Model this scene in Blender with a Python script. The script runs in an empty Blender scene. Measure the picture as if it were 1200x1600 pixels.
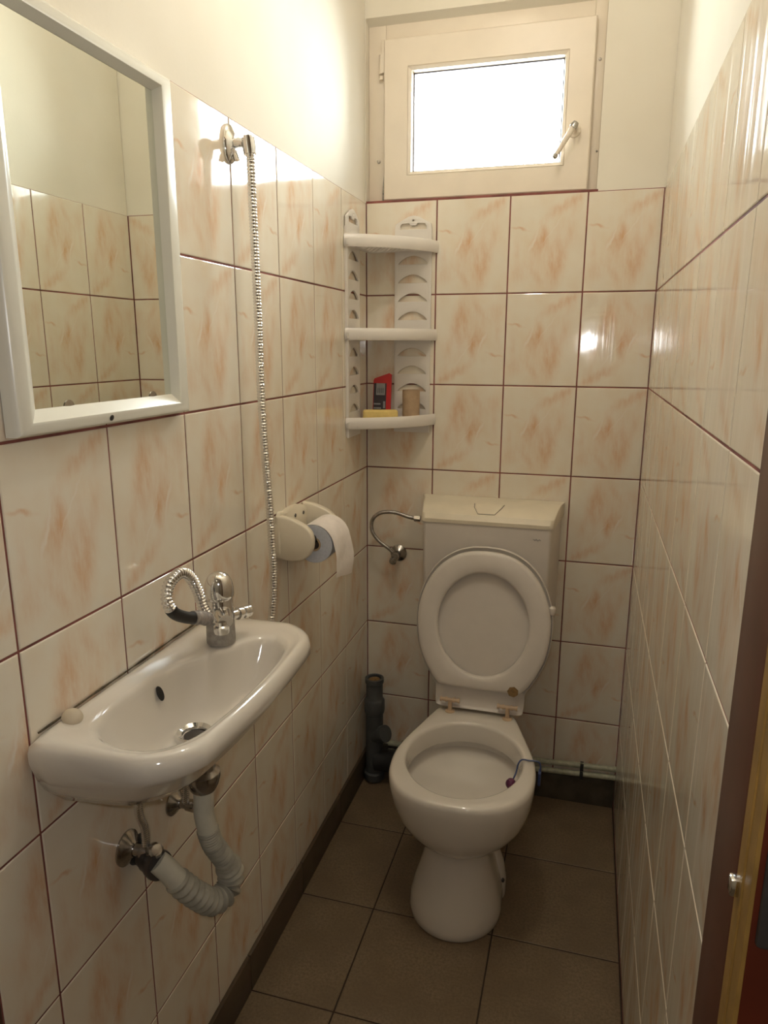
import bpy, bmesh, math, random
from mathutils import Vector, Matrix

SC = bpy.context.scene
COL = SC.collection
PI = math.pi

# ------------------------------------------------------------------ camera
cam_d = bpy.data.cameras.new('camera')
cam = bpy.data.objects.new('camera', cam_d)
COL.objects.link(cam)
SC.camera = cam
_r = Vector((0.96185674, 0.27354506, 0.0021686))
_u = Vector((-0.06410303, 0.21768226, 0.97391233))
_f = Vector((-0.26593684, 0.93690316, -0.22691422))
M = Matrix((( _r.x, _u.x, -_f.x), (_r.y, _u.y, -_f.y), (_r.z, _u.z, -_f.z))).to_4x4()
M.translation = Vector((0.6435, -2.0740, 1.3946))
cam.matrix_world = M
cam_d.sensor_fit = 'VERTICAL'
cam_d.sensor_height = 36.0
cam_d.lens = 36.0 * 1115.12 / 1600.0
cam_d.clip_start = 0.02

# ------------------------------------------------------------------ world, light, exposure
SC.view_settings.view_transform = 'Standard'
SC.view_settings.look = 'None'
SC.view_settings.gamma = 1.0
SC.view_settings.use_curve_mapping = False
SC.view_settings.exposure = 0.22

world = bpy.data.worlds.new('overcast_sky')
SC.world = world
world.use_nodes = True
bg = world.node_tree.nodes['Background']
bg.inputs[0].default_value = (0.93, 0.97, 1.0, 1)
bg.inputs[1].default_value = 32.0


def area_lamp(name, loc, rot, sx, sy, power, colour=(1, 1, 1)):
    d = bpy.data.lights.new(name, 'AREA')
    d.shape = 'RECTANGLE'
    d.size, d.size_y, d.energy, d.color = sx, sy, power, colour
    o = bpy.data.objects.new(name, d)
    COL.objects.link(o)
    o.location, o.rotation_euler = loc, rot
    return o


portal = area_lamp('window_portal', (0.333, 0.20, 1.997), (-PI / 2, 0, 0), 0.60, 0.42, 1.0)
portal.data.cycles.is_portal = True


def point_lamp(name, loc, power, colour, radius):
    d = bpy.data.lights.new(name, 'POINT')
    d.energy, d.color, d.shadow_soft_size = power, colour, radius
    o = bpy.data.objects.new(name, d)
    COL.objects.link(o)
    o.location = loc
    return o


point_lamp('camera_flash', (0.623, -2.08, 1.425), 4.6, (1.0, 0.985, 0.98), 0.011)
point_lamp('bulb_light', (0.38, -0.95, 2.445), 6.2, (1.0, 0.93, 0.84), 0.03)
point_lamp('added_hall_light', (0.3, -2.5, 2.35), 1.2, (1.0, 0.86, 0.66), 0.06)  # added lamp that dimly lights the unseen hall

# ------------------------------------------------------------------ node helpers


class NT:
    def __init__(self, name):
        self.m = bpy.data.materials.new(name)
        self.m.use_nodes = True
        self.t = self.m.node_tree
        self.b = self.t.nodes['Principled BSDF']

    def n(self, kind, **kw):
        nd = self.t.nodes.new(kind)
        for k, v in kw.items():
            setattr(nd, k, v)
        return nd

    def put(self, sock, v):
        if isinstance(v, bpy.types.NodeSocket):
            self.t.links.new(v, sock)
        elif v is not None:
            if sock.type == 'RGBA' and len(v) == 3:
                v = (*v, 1)
            sock.default_value = v

    def math(self, op, a, b=None, clamp=False):
        nd = self.n('ShaderNodeMath', operation=op, use_clamp=clamp)
        self.put(nd.inputs[0], a)
        self.put(nd.inputs[1], b)
        return nd.outputs[0]

    def ramp(self, v, lo, hi, a=0.0, b=1.0, smooth=True):
        nd = self.n('ShaderNodeMapRange')
        if smooth:
            nd.interpolation_type = 'SMOOTHSTEP'
        for i, x in enumerate((v, lo, hi, a, b)):
            self.put(nd.inputs[i], x)
        return nd.outputs[0]

    def mix(self, fac, a, b, mode='MIX'):
        nd = self.n('ShaderNodeMix', data_type='RGBA', blend_type=mode)
        self.put(nd.inputs[0], fac)
        self.put(nd.inputs[6], a)
        self.put(nd.inputs[7], b)
        return nd.outputs[2]

    def noise(self, vec, scale, detail=2.0, rough=0.5, dist=0.0):
        nd = self.n('ShaderNodeTexNoise')
        self.put(nd.inputs['Vector'], vec)
        nd.inputs['Scale'].default_value = scale
        nd.inputs['Detail'].default_value = detail
        nd.inputs['Roughness'].default_value = rough
        nd.inputs['Distortion'].default_value = dist
        return nd.outputs['Fac']

    def obj(self):
        return self.n('ShaderNodeTexCoord').outputs['Object']

    def mapping(self, vec, loc=(0, 0, 0), rot=(0, 0, 0), sc=(1, 1, 1), kind='POINT'):
        nd = self.n('ShaderNodeMapping', vector_type=kind)
        self.put(nd.inputs[0], vec)
        nd.inputs['Location'].default_value = loc
        nd.inputs['Rotation'].default_value = rot
        nd.inputs['Scale'].default_value = sc
        return nd.outputs[0]

    def bump(self, h, strength, dist=0.001, normal=None):
        nd = self.n('ShaderNodeBump')
        nd.inputs['Strength'].default_value = strength
        nd.inputs['Distance'].default_value = dist
        self.put(nd.inputs['Height'], h)
        if normal is not None:
            self.put(nd.inputs['Normal'], normal)
        return nd.outputs[0]

    def set(self, **kw):
        for k, v in kw.items():
            self.put(self.b.inputs[k.replace('_', ' ')], v)
        return self.m


def S(r, g, b):
    f = lambda c: (c / 255 / 12.92) if c / 255 <= 0.04045 else ((c / 255 + 0.055) / 1.055) ** 2.4
    return (f(r), f(g), f(b))


def plain(name, col, rough=0.4, metal=0.0, noise_amt=0.06, scale=30, bump=0.0, coat=0.0, spec=None):
    k = NT(name)
    o = k.obj()
    nz = k.noise(o, scale, 3)
    f = k.ramp(nz, 0.3, 0.7, 0, 1)
    dark = tuple(c * (1 - noise_amt * 2) for c in col)
    c = k.mix(f, dark, col)
    k.set(Base_Color=c, Roughness=rough, Metallic=metal)
    if coat:
        k.set(Coat_Weight=coat, Coat_Roughness=0.06)
    if spec is not None:
        k.b.inputs['Specular IOR Level'].default_value = spec
    if bump:
        k.set(Normal=k.bump(k.noise(o, scale * 6, 3), bump, 0.001))
    return k.m


# ------------------------------------------------------------------ materials
def tile_material():
    k = NT('marbled_wall_tile')
    uv = k.n('ShaderNodeUVMap', uv_map='tile').outputs[0]
    o = k.obj()
    w = k.n('ShaderNodeTexNoise')
    k.put(w.inputs['Vector'], uv)
    w.inputs['Scale'].default_value = 5.0
    w.inputs['Detail'].default_value = 3.0
    off = k.n('ShaderNodeVectorMath', operation='MULTIPLY_ADD')
    k.put(off.inputs[0], w.outputs['Color'])
    off.inputs[1].default_value = (0.13, 0.13, 0)
    k.put(off.inputs[2], uv)
    wv = k.mapping(off.outputs[0], loc=(-0.065, -0.065, 0))

    def stroke(cx, cy, ln, wd, ang):
        v = k.mapping(wv, loc=(cx, cy, 0), rot=(0, 0, math.radians(ang)), sc=(ln, wd, 1), kind='TEXTURE')
        fl = k.n('ShaderNodeVectorMath', operation='MULTIPLY')
        k.put(fl.inputs[0], v)
        fl.inputs[1].default_value = (1, 1, 0)
        le = k.n('ShaderNodeVectorMath', operation='LENGTH')
        k.put(le.inputs[0], fl.outputs[0])
        return k.ramp(le.outputs['Value'], 0.0, 1.0, 1.0, 0.0)
    strokes = [(0.36, 0.74, 0.36, 0.17, 80, 0.62), (0.62, 0.50, 0.24, 0.13, 66, 0.72), (0.54, 0.40, 0.20, 0.09, 100, 0.5),
               (0.30, 0.13, 0.40, 0.09, 24, 0.65), (0.12, 0.10, 0.2, 0.09, 60, 0.5),
               (0.86, 0.35, 0.17, 0.026, -6, 0.8), (0.62, 0.84, 0.24, 0.08, -58, 0.42),
               (0.46, 0.60, 0.55, 0.34, 60, 0.34), (0.85, 0.80, 0.26, 0.16, 40, 0.36), (0.90, 0.60, 0.32, 0.10, 86, 0.30),
               (0.20, 0.40, 0.26, 0.16, 95, 0.26)]
    fine = k.ramp(k.noise(k.mapping(uv, rot=(0, 0, 0.5), sc=(7, 2.6, 1)), 2.0, 5, 0.62), 0.28, 0.70, 0.30, 1.05)
    tot = None
    for (a, b, c, d, e, g) in strokes:
        s = k.math('MULTIPLY', stroke(a, b, c, d, e), g * 0.9)
        tot = s if tot is None else k.math('ADD', tot, s)
    tot = k.math('MULTIPLY', tot, fine, clamp=True)
    soft = k.ramp(k.noise(uv, 3.0, 3), 0.35, 0.75, 0.0, 0.42)
    base = k.mix(soft, S(236, 228, 211), S(229, 209, 180))
    c = k.mix(tot, base, S(219, 171, 126))
    wh = k.math('MAXIMUM', stroke(0.68, 0.47, 0.24, 0.022, 64), k.math('MULTIPLY', stroke(0.43, 0.36, 0.26, 0.016, 48), 0.8))
    wh = k.math('MULTIPLY', wh, 0.75)
    c = k.mix(wh, c, S(240, 232, 220))
    # dried water runs, vertical, in the far right corner and along the right wall
    sep = k.n('ShaderNodeSeparateXYZ')
    k.put(sep.inputs[0], o)
    runs = k.noise(k.mapping(o, sc=(60, 34, 0.8)), 1.6, 4, 0.65)
    zone = k.ramp(sep.outputs['X'], 0.60, 0.72)
    run = k.math('MULTIPLY', k.ramp(runs, 0.50, 0.72), zone)
    c = k.mix(k.math('MULTIPLY', run, 0.16), c, S(236, 234, 230))
    k.set(Base_Color=c)
    rough = k.math('ADD', 0.075, k.math('MULTIPLY', run, 0.17))
    k.set(Roughness=rough)
    k.b.inputs['Specular IOR Level'].default_value = 0.7
    wave = k.bump(k.noise(k.mapping(o, sc=(1, 1, 1)), 14, 1), 0.12, 0.004)
    rib = k.bump(k.math('MULTIPLY', k.noise(k.mapping(o, sc=(90, 55, 0.9)), 1.0, 2), zone), 0.05, 0.004, wave)
    k.set(Normal=rib)
    return k.m


def floor_material():
    k = NT('brown_floor_tile')
    o = k.obj()
    n1 = k.noise(o, 9, 4)
    n2 = k.noise(o, 160, 3, 0.7)
    c = k.mix(k.ramp(n1, 0.3, 0.7), S(118, 100, 78), S(134, 116, 92))
    c = k.mix(k.ramp(n2, 0.35, 0.7), c, S(110, 93, 72), 'MIX')
    k.set(Base_Color=c, Roughness=0.42, Normal=k.bump(n2, 0.15, 0.0006))
    return k.m


def plaster_material():
    k = NT('cream_painted_plaster')
    o = k.obj()
    c = k.mix(k.ramp(k.noise(o, 3, 3), 0.3, 0.7), S(230, 223, 207), S(236, 230, 216))
    h = k.noise(o, 90, 4, 0.6)
    k.set(Base_Color=c, Roughness=0.9, Normal=k.bump(h, 0.18, 0.0012))
    k.b.inputs['Specular IOR Level'].default_value = 0.25
    return k.m


TILE = tile_material()
FLOORM = floor_material()
PLASTER = plaster_material()
GROUT = plain('dark_red_grout', S(152, 90, 82), 0.8, noise_amt=0.25, scale=14)
GROUTF = plain('brown_floor_grout', S(62, 48, 36), 0.85, noise_amt=0.2, scale=14)
SKIRT = plain('brown_skirting_tile', S(86, 72, 55), 0.45, noise_amt=0.1, scale=12)
SKIRTG = plain('grey_skirting_cement', S(92, 82, 66), 0.7, noise_amt=0.2, scale=20)
PORC = plain('glazed_white_porcelain', S(226, 219, 208), 0.10, noise_amt=0.015, scale=6, coat=0.6)
HINGEP = plain('amber_hinge_plastic', S(206, 178, 146), 0.3, noise_amt=0.05, scale=40)
PORCI = plain('glazed_porcelain_bowl', S(220, 216, 210), 0.14, noise_amt=0.04, scale=20, coat=0.4)
PLAS = plain('ivory_plastic', S(232, 222, 200), 0.32, noise_amt=0.03, scale=18)
PLASG = plain('white_grey_plastic', S(222, 214, 204), 0.35, noise_amt=0.02, scale=18)
PLASW = plain('white_shelf_plastic', S(232, 226, 218), 0.28, noise_amt=0.015, scale=18)
FRAMEW = plain('white_mirror_frame', S(236, 234, 222), 0.25, noise_amt=0.015, scale=10)
WINW = plain('white_window_paint', S(236, 224, 206), 0.35, noise_amt=0.02, scale=12)
CHROME = plain('chrome', (0.80, 0.80, 0.80), 0.11, 1.0, noise_amt=0.04, scale=60)
DCHROME = plain('tarnished_chrome', (0.50, 0.48, 0.46), 0.22, 1.0, noise_amt=0.15, scale=60)
DARKM = plain('dark_metal', (0.10, 0.09, 0.085), 0.35, 0.6, noise_amt=0.1, scale=50)
BLACK = plain('black_rubber', (0.012, 0.012, 0.013), 0.45, noise_amt=0.1, scale=50)
GREYP = plain('grey_waste_pipe_plastic', S(84, 86, 86), 0.5, noise_amt=0.12, scale=25)
DGREYP = plain('dark_grey_plastic', S(52, 52, 52), 0.5, noise_amt=0.12, scale=25)
CEMENT = plain('grey_cement_cuff', S(168, 162, 154), 0.75, noise_amt=0.15, scale=90, bump=0.4)
TAPE = plain('silver_grey_tape', S(160, 152, 146), 0.4, noise_amt=0.2, scale=120)
TRAPW = plain('off_white_trap_plastic', S(212, 210, 196), 0.45, noise_amt=0.06, scale=30)
TRAPG = plain('dusty_trap_plastic', S(178, 174, 160), 0.55, noise_amt=0.14, scale=40)
PAPER = plain('toilet_paper', S(238, 230, 224), 0.9, noise_amt=0.03, scale=60, bump=0.3)
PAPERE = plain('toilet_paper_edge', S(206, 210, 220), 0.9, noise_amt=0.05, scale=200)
CARD = plain('brown_cardboard', S(186, 160, 130), 0.85, noise_amt=0.06, scale=60)
SOAP = plain('yellow_sponge', S(240, 212, 132), 0.7, noise_amt=0.06, scale=60, bump=0.3)
RED = plain('red_card', S(196, 26, 24), 0.35, noise_amt=0.06, scale=40)
SILV = plain('grey_print', S(150, 150, 150), 0.4, noise_amt=0.1, scale=60)
DPRINT = plain('dark_print', S(44, 34, 40), 0.4, noise_amt=0.1, scale=60)
BLUE = plain('blue_plastic_wire', S(74, 88, 130), 0.35, noise_amt=0.1, scale=60)
PURP = plain('purple_freshener_gel', S(112, 52, 88), 0.3, noise_amt=0.15, scale=90)
STAIN = plain('brown_stain', S(150, 118, 74), 0.6, noise_amt=0.2, scale=120)
JAMB = plain('dark_brown_door_paint', S(92, 56, 42), 0.4, noise_amt=0.08, scale=20)
WOODE = plain('bare_wood_edge', S(156, 120, 60), 0.5, noise_amt=0.16, scale=25)
DOORM = plain('red_brown_door', S(92, 36, 20), 0.35, noise_amt=0.12, scale=15)
PIPEW = plain('white_painted_pipe', S(196, 196, 170), 0.45, noise_amt=0.15, scale=60)
GRIME = plain('dark_sealant_grime', S(92, 78, 52), 0.8, noise_amt=0.3, scale=80)
PLASTERHALL = plain('hall_paint', S(200, 186, 160), 0.7, noise_amt=0.04, scale=8)


def mirror_material():
    k = NT('mirror_silver')
    k.set(Base_Color=k.mix(k.ramp(k.noise(k.obj(), 6, 2), 0.3, 0.7), (0.80, 0.83, 0.77), (0.84, 0.86, 0.80)), Metallic=1.0, Roughness=0.008)
    return k.m


def pane_material():
    k = NT('clear_window_glass')
    t = k.t
    tr = k.n('ShaderNodeBsdfTransparent')
    tr.inputs[0].default_value = (0.93, 0.96, 0.95, 1)
    gl = k.n('ShaderNodeBsdfGlossy')
    gl.inputs['Roughness'].default_value = 0.02
    fr = k.n('ShaderNodeFresnel')
    fr.inputs[0].default_value = 1.45
    mx = k.n('ShaderNodeMixShader')
    t.links.new(fr.outputs[0], mx.inputs[0])
    t.links.new(tr.outputs[0], mx.inputs[1])
    t.links.new(gl.outputs[0], mx.inputs[2])
    t.links.new(mx.outputs[0], t.nodes['Material Output'].inputs[0])
    return k.m


MIRROR = mirror_material()
PANE = pane_material()
bulbk = NT('warm_bulb_glass')
bulbk.set(Base_Color=(1, 0.9, 0.7), Emission_Color=(1.0, 0.78, 0.45), Emission_Strength=6.0)
BULB = bulbk.m

# ------------------------------------------------------------------ mesh helpers


def link(name, me, parent=None):
    o = bpy.data.objects.new(name, me)
    COL.objects.link(o)
    if parent is not None:
        o.parent = parent
        o.matrix_parent_inverse = parent.matrix_world.inverted() if False else Matrix.Identity(4)
        o.location = -Vector(ORG.get(parent.name, (0, 0, 0)))
    return o


ORG = {}     # world position of every empty, so that children may be built in world coordinates


def thing(name, label, cat, loc, group=None):
    o = bpy.data.objects.new(name, None)
    COL.objects.link(o)
    o.empty_display_size = 0.03
    o.location = loc
    ORG[o.name] = loc
    o['label'] = label
    o['category'] = cat
    if group:
        o['group'] = group
    return o


def structure(name, me):
    o = link(name, me)
    o['kind'] = 'structure'
    return o


def finish(bm, name, mats, parent=None, smooth=True, angle=35):
    bmesh.ops.recalc_face_normals(bm, faces=bm.faces)
    me = bpy.data.meshes.new(name)
    bm.to_mesh(me)
    bm.free()
    if not isinstance(mats, (list, tuple)):
        mats = [mats]
    for m in mats:
        me.materials.append(m)
    if smooth:
        for p in me.polygons:
            p.use_smooth = True
        me.set_sharp_from_angle(angle=math.radians(angle))
    if parent == 'structure':
        return structure(name, me)
    o = link(name, me)
    if parent is not None:
        o.parent = parent
        # geometry is in world coordinates; sub-parts hang under parts that sit at the world origin offset
        w = Vector((0, 0, 0))
        q = parent
        while q is not None:
            w += Vector(q.location)
            q = q.parent
        o.location = -w
    return o


def box(bm, x0, x1, y0, y1, z0, z1, bev=0.0, seg=2, mi=0):
    r = bmesh.ops.create_cube(bm, size=1.0)
    vs = r['verts']
    for v in vs:
        v.co = Vector(((x0 + x1) / 2 + v.co.x * (x1 - x0), (y0 + y1) / 2 + v.co.y * (y1 - y0), (z0 + z1) / 2 + v.co.z * (z1 - z0)))
    fs = set(f for v in vs for f in v.link_faces)
    for f in fs:
        f.material_index = mi
    if bev > 0:
        es = list(set(e for v in vs for e in v.link_edges))
        r2 = bmesh.ops.bevel(bm, geom=es, offset=bev, segments=seg, affect='EDGES', profile=0.5)
        for f in r2['faces']:
            f.material_index = mi
    return vs


def ring_loft(bm, rings, cap0=True, cap1=True, mi=0, closed=True):
    vr = [[bm.verts.new(p) for p in r] for r in rings]
    n = len(vr[0])
    for a, b in zip(vr, vr[1:]):
        for i in range(n if closed else n - 1):
            j = (i + 1) % n
            f = bm.faces.new((a[i], a[j], b[j], b[i]))
            f.material_index = mi
    if cap0:
        bm.faces.new(vr[0]).material_index = mi
    if cap1:
        bm.faces.new(list(reversed(vr[-1]))).material_index = mi
    return vr


def frame_of(d):
    d = Vector(d).normalized()
    a = Vector((0, 0, 1)) if abs(d.z) < 0.9 else Vector((1, 0, 0))
    x = d.cross(a).normalized()
    return x, d.cross(x).normalized(), d


def lathe(bm, prof, origin, axis=(0, 0, 1), n=40, mi=0, cap=True):
    """prof: (radius, height) along axis."""
    x, y, d = frame_of(axis)
    O = Vector(origin)
    rings = []
    for r, h in prof:
        r = max(r, 1e-5)
        rings.append([O + d * h + x * (r * math.cos(2 * PI * i / n)) + y * (r * math.sin(2 * PI * i / n)) for i in range(n)])
    ring_loft(bm, rings, cap, cap, mi)


def smooth_path(pts, sub=8, closed=False):
    P = [Vector(p) for p in pts]
    out = []
    n = len(P)
    rng = range(n if closed else n - 1)
    for i in rng:
        if closed:
            p0, p1, p2, p3 = P[(i - 1) % n], P[i], P[(i + 1) % n], P[(i + 2) % n]
        else:
            p1, p2 = P[i], P[i + 1]
            p0 = P[i - 1] if i > 0 else p1 * 2 - p2
            p3 = P[i + 2] if i + 2 < n else p2 * 2 - p1
        for s in range(sub):
            t = s / sub
            out.append(0.5 * ((2 * p1) + (p2 - p0) * t + (2 * p0 - 5 * p1 + 4 * p2 - p3) * t * t + (3 * p1 - p0 - 3 * p2 + p3) * t ** 3))
    if not closed:
        out.append(P[-1])
    return out


def resample(path, step):
    L = [0]
    for a, b in zip(path, path[1:]):
        L.append(L[-1] + (b - a).length)
    n = max(2, int(L[-1] / step))
    out = []
    j = 0
    for i in range(n + 1):
        s = L[-1] * i / n
        while j < len(L) - 2 and L[j + 1] < s:
            j += 1
        t = (s - L[j]) / max(L[j + 1] - L[j], 1e-9)
        out.append(path[j].lerp(path[j + 1], min(t, 1)))
    return out, L[-1]


def tube(bm, path, rad, n=14, mi=0, step=None, cap=True):
    """rad: number or function of (arc length s, total L)."""
    P = [Vector(p) for p in path]
    if step:
        P, _ = resample(P, step)
    L = [0.0]
    for a, b in zip(P, P[1:]):
        L.append(L[-1] + (b - a).length)
    T = []
    for i in range(len(P)):
        T.append((P[min(i + 1, len(P) - 1)] - P[max(i - 1, 0)]).normalized())
    x, y, _ = frame_of(T[0])
    rings = []
    for i, p in enumerate(P):
        t = T[i]
        x = (x - t * x.dot(t)).normalized()
        y = t.cross(x)
        r = rad(L[i], L[-1]) if callable(rad) else rad
        rings.append([p + x * (r * math.cos(2 * PI * j / n)) + y * (r * math.sin(2 * PI * j / n)) for j in range(n)])
    ring_loft(bm, rings, cap, cap, mi)


def ribbed(r, pitch, amp):
    return lambda s, L: r - amp * (0.5 + 0.5 * math.cos(2 * PI * s / pitch))


def flat_panel(name, outer, holes, thick, to_world, mat, parent, bevel=0.0):
    """2D outline with holes (list of (x, y) lists) -> solid panel; to_world maps (x, y, d) to world."""
    cu = bpy.data.curves.new(name, 'CURVE')
    cu.dimensions = '2D'
    cu.fill_mode = 'BOTH'
    cu.extrude = thick / 2 - bevel
    cu.bevel_depth = bevel
    cu.bevel_resolution = 1
    for pts in [outer] + holes:
        s = cu.splines.new('POLY')
        s.points.add(len(pts) - 1)
        for i, p in enumerate(pts):
            s.points[i].co = (p[0], p[1], 0, 1)
        s.use_cyclic_u = True
    tmp = bpy.data.objects.new('tmp', cu)
    me = bpy.data.meshes.new_from_object(tmp)
    bpy.data.objects.remove(tmp)
    bpy.data.curves.remove(cu)
    bm = bmesh.new()
    bm.from_mesh(me)
    bpy.data.meshes.remove(me)
    bmesh.ops.remove_doubles(bm, verts=bm.verts, dist=1e-5)
    for v in bm.verts:
        v.co = to_world(v.co.x, v.co.y, v.co.z)
    for f in bm.faces:
        f.material_index = 0
    return finish(bm, name, mat, parent, True, 30)


# ------------------------------------------------------------------ the room
W = 0.7955
TOP = 1.7885
T, H = 0.2015, 0.252
CEIL = 2.60
YF = -1.515           # room side of the door wall
rnd = random.Random(5)


def add_tiles(bm, ucuts, vcuts, to_world, gap=0.0036, seed=1, mi=1):
    """to_world(u, v, d): d is the height above the grout plane, towards the room."""
    rn = random.Random(seed)
    uvl = bm.loops.layers.uv.get('tile') or bm.loops.layers.uv.new('tile')
    for i in range(len(ucuts) - 1):
        for j in range(len(vcuts) - 1):
            u0, u1 = ucuts[i] + gap / 2, ucuts[i + 1] - gap / 2
            v0, v1 = vcuts[j] + gap / 2, vcuts[j + 1] - gap / 2
            fl = rn.random() < 0.5
            tilt = [rn.uniform(-0.00022, 0.00022) for _ in range(4)]
            rings = []
            for ins, d in ((0.0, -0.001), (0.0, 0.0004), (0.0005, 0.0011), (0.0016, 0.0015)):
                cs = [(u0 + ins, v0 + ins), (u1 - ins, v0 + ins), (u1 - ins, v1 - ins), (u0 + ins, v1 - ins)]
                ring = []
                for (a, b), tt in zip(cs, tilt):
                    vv = bm.verts.new(to_world(a, b, d + tt))
                    ring.append((vv, ((a - ucuts[i]) / T, (b - vcuts[j]) / H)))
                rings.append(ring)
            faces = []
            for ra, rb in zip(rings, rings[1:]):
                for q in range(4):
                    w = (q + 1) % 4
                    faces.append([ra[q], ra[w], rb[w], rb[q]])
            faces.append(rings[-1])
            for fc in faces:
                f = bm.faces.new([x[0] for x in fc])
                f.material_index = mi
                for lp, x in zip(f.loops, fc):
                    a, b = x[1]
                    if fl:
                        a, b = 1 - a, 1 - b
                    lp[uvl].uv = (a, b)


def finish_flat(bm, name, mats):
    me = bpy.data.meshes.new(name)
    bmesh.ops.recalc_face_normals(bm, faces=bm.faces)
    bm.to_mesh(me)
    bm.free()
    for m in mats:
        me.materials.append(m)
    return structure(name, me)


MATS = [GROUT, TILE, PLASTER]
vc = [TOP - H * j for j in range(7, -1, -1)]
ycols = [YF] + [-(0.2137 + T * i) for i in range(6, -1, -1)] + [0.0]
ycols = [y for y in ycols if y >= YF]

bm = bmesh.new()
bm.loops.layers.uv.new('tile')
box(bm, -0.10, -0.0015, YF - 0.0, 0.0, -0.05, TOP - 0.001, mi=0)
box(bm, -0.10, -0.0020, YF - 0.0, 0.0, TOP - 0.001, CEIL, mi=2)
add_tiles(bm, ycols, vc, lambda u, v, d: Vector((-0.0015 + d, u, v)), seed=3)
finish_flat(bm, 'wall_left', MATS)

bm = bmesh.new()
bm.loops.layers.uv.new('tile')
box(bm, W + 0.0015, W + 0.10, YF, 0.0, -0.05, TOP - 0.001, mi=0)
box(bm, W + 0.0020, W + 0.10, YF, 0.0, TOP - 0.001, CEIL, mi=2)
ycr = [YF] + [-(0.212 + T * i) for i in range(6, -1, -1)] + [0.0]
add_tiles(bm, ycr, vc, lambda u, v, d: Vector((W + 0.0015 - d, u, v)), seed=8)
finish_flat(bm, 'wall_right', MATS)

# far wall with the window recess
NX1, NZ0, NZ1 = 0.628, TOP + 0.002, 2.252
bm = bmesh.new()
bm.loops.layers.uv.new('tile')
box(bm, -0.10, W + 0.10, 0.0015, 0.28, -0.05, TOP, mi=0)
box(bm, NX1, W + 0.10, 0.0020, 0.28, TOP, NZ1, mi=2)
box(bm, -0.10, W + 0.10, 0.0020, 0.28, NZ1, CEIL, mi=2)
box(bm, -0.10, 0.0, 0.0020, 0.28, TOP, NZ1, mi=2)
xb = [0.0, 0.2055, 0.407, 0.6085, W]
add_tiles(bm, xb, vc, lambda u, v, d: Vector((u, 0.0015 - d, v)), seed=2)
box(bm, 0.0, 0.632, 0.0004, 0.028, TOP - 0.002, TOP + 0.0042, mi=0)
# sloping soffit of the recess
sl = [(0.0, 0.002, NZ1), (NX1, 0.002, NZ1), (NX1, 0.036, 2.236), (0.0, 0.036, 2.236), ]
tv = [bm.verts.new(p) for p in sl]
tu = [bm.verts.new((p[0], p[1] - 0.0005 if p[1] < 0.01 else p[1], NZ1 + 0.02)) for p in sl]
for q in range(4):
    bm.faces.new((tv[q], tv[(q + 1) % 4], tu[(q + 1) % 4], tu[q])).material_index = 2
bm.faces.new(tv).material_index = 2
bm.faces.new(tu).material_index = 2
finish_flat(bm, 'wall_back', MATS)

# floor
bm = bmesh.new()
bm.loops.layers.uv.new('tile')
box(bm, -0.10, W + 0.10, YF, 0.28, -0.10, -0.0012, mi=0)
fx = [-0.1, 0.2, 0.5, 0.8]
fy = [YF, -1.2, -0.9, -0.6, -0.3, 0.0]
for i in range(3):
    for j in range(5):
        x0, x1 = max(fx[i], 0.0) + 0.0018, min(fx[i + 1], W) - 0.0018
        y0, y1 = fy[j] + 0.0018, fy[j + 1] - 0.0018
        rings = []
        for ins, z in ((0, -0.002), (0, -0.0007), (0.0012, 0.0)):
            rings.append([(x0 + ins, y0 + ins, z), (x1 - ins, y0 + ins, z), (x1 - ins, y1 - ins, z), (x0 + ins, y1 - ins, z)])
        ring_loft(bm, rings, False, True, 1)
finish_flat(bm, 'floor', [GROUTF, FLOORM])

bm = bmesh.new()
box(bm, -0.10, W + 0.10, YF, 0.28, CEIL, CEIL + 0.08, mi=0)
finish_flat(bm, 'ceiling', [PLASTER])

# skirting
bm = bmesh.new()
for y1, y0 in ((-0.004, -0.30), (-0.303, -0.60), (-0.603, -0.90), (-0.903, -1.20), (-1.203, YF + 0.002)):
    box(bm, 0.0002, 0.009, y0, y1, 0.0, 0.092, 0.0015)
finish(bm, 'baseboard_left', SKIRT, 'structure')
bm = bmesh.new()
for x0, x1 in ((0.010, 0.20), (0.203, 0.50), (0.503, W - 0.001)):
    box(bm, x0, x1, -0.009, -0.0003, 0.0, 0.098, 0.0015)
finish(bm, 'baseboard_back', SKIRTG, 'structure')

# ------------------------------------------------------------------ window
bm = bmesh.new()
FY0, FY1 = 0.028, 0.085
box(bm, 0.0005, 0.050, FY0, FY1, NZ0, 2.242, 0.002)
box(bm, 0.598, 0.6278, FY0, FY1, NZ0, 2.242, 0.002)
box(bm, 0.050, 0.598, FY0, FY1, 2.190, 2.242, 0.002)
box(bm, 0.050, 0.598, FY0, FY1, NZ0, 1.812, 0.002)
win = finish(bm, 'window_1', WINW, 'structure')

bm = bmesh.new()
SY0, SY1 = 0.008, 0.060
sx0, sx1, sz0, sz1 = 0.049, 0.604, 1.794, 2.200
gx0, gx1, gz0, gz1 = 0.128, 0.529, 1.868, 2.118


def rect_ring(x0, x1, z0, z1, y):
    return [(x0, y, z0), (x1, y, z0), (x1, y, z1), (x0, y, z1)]


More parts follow.
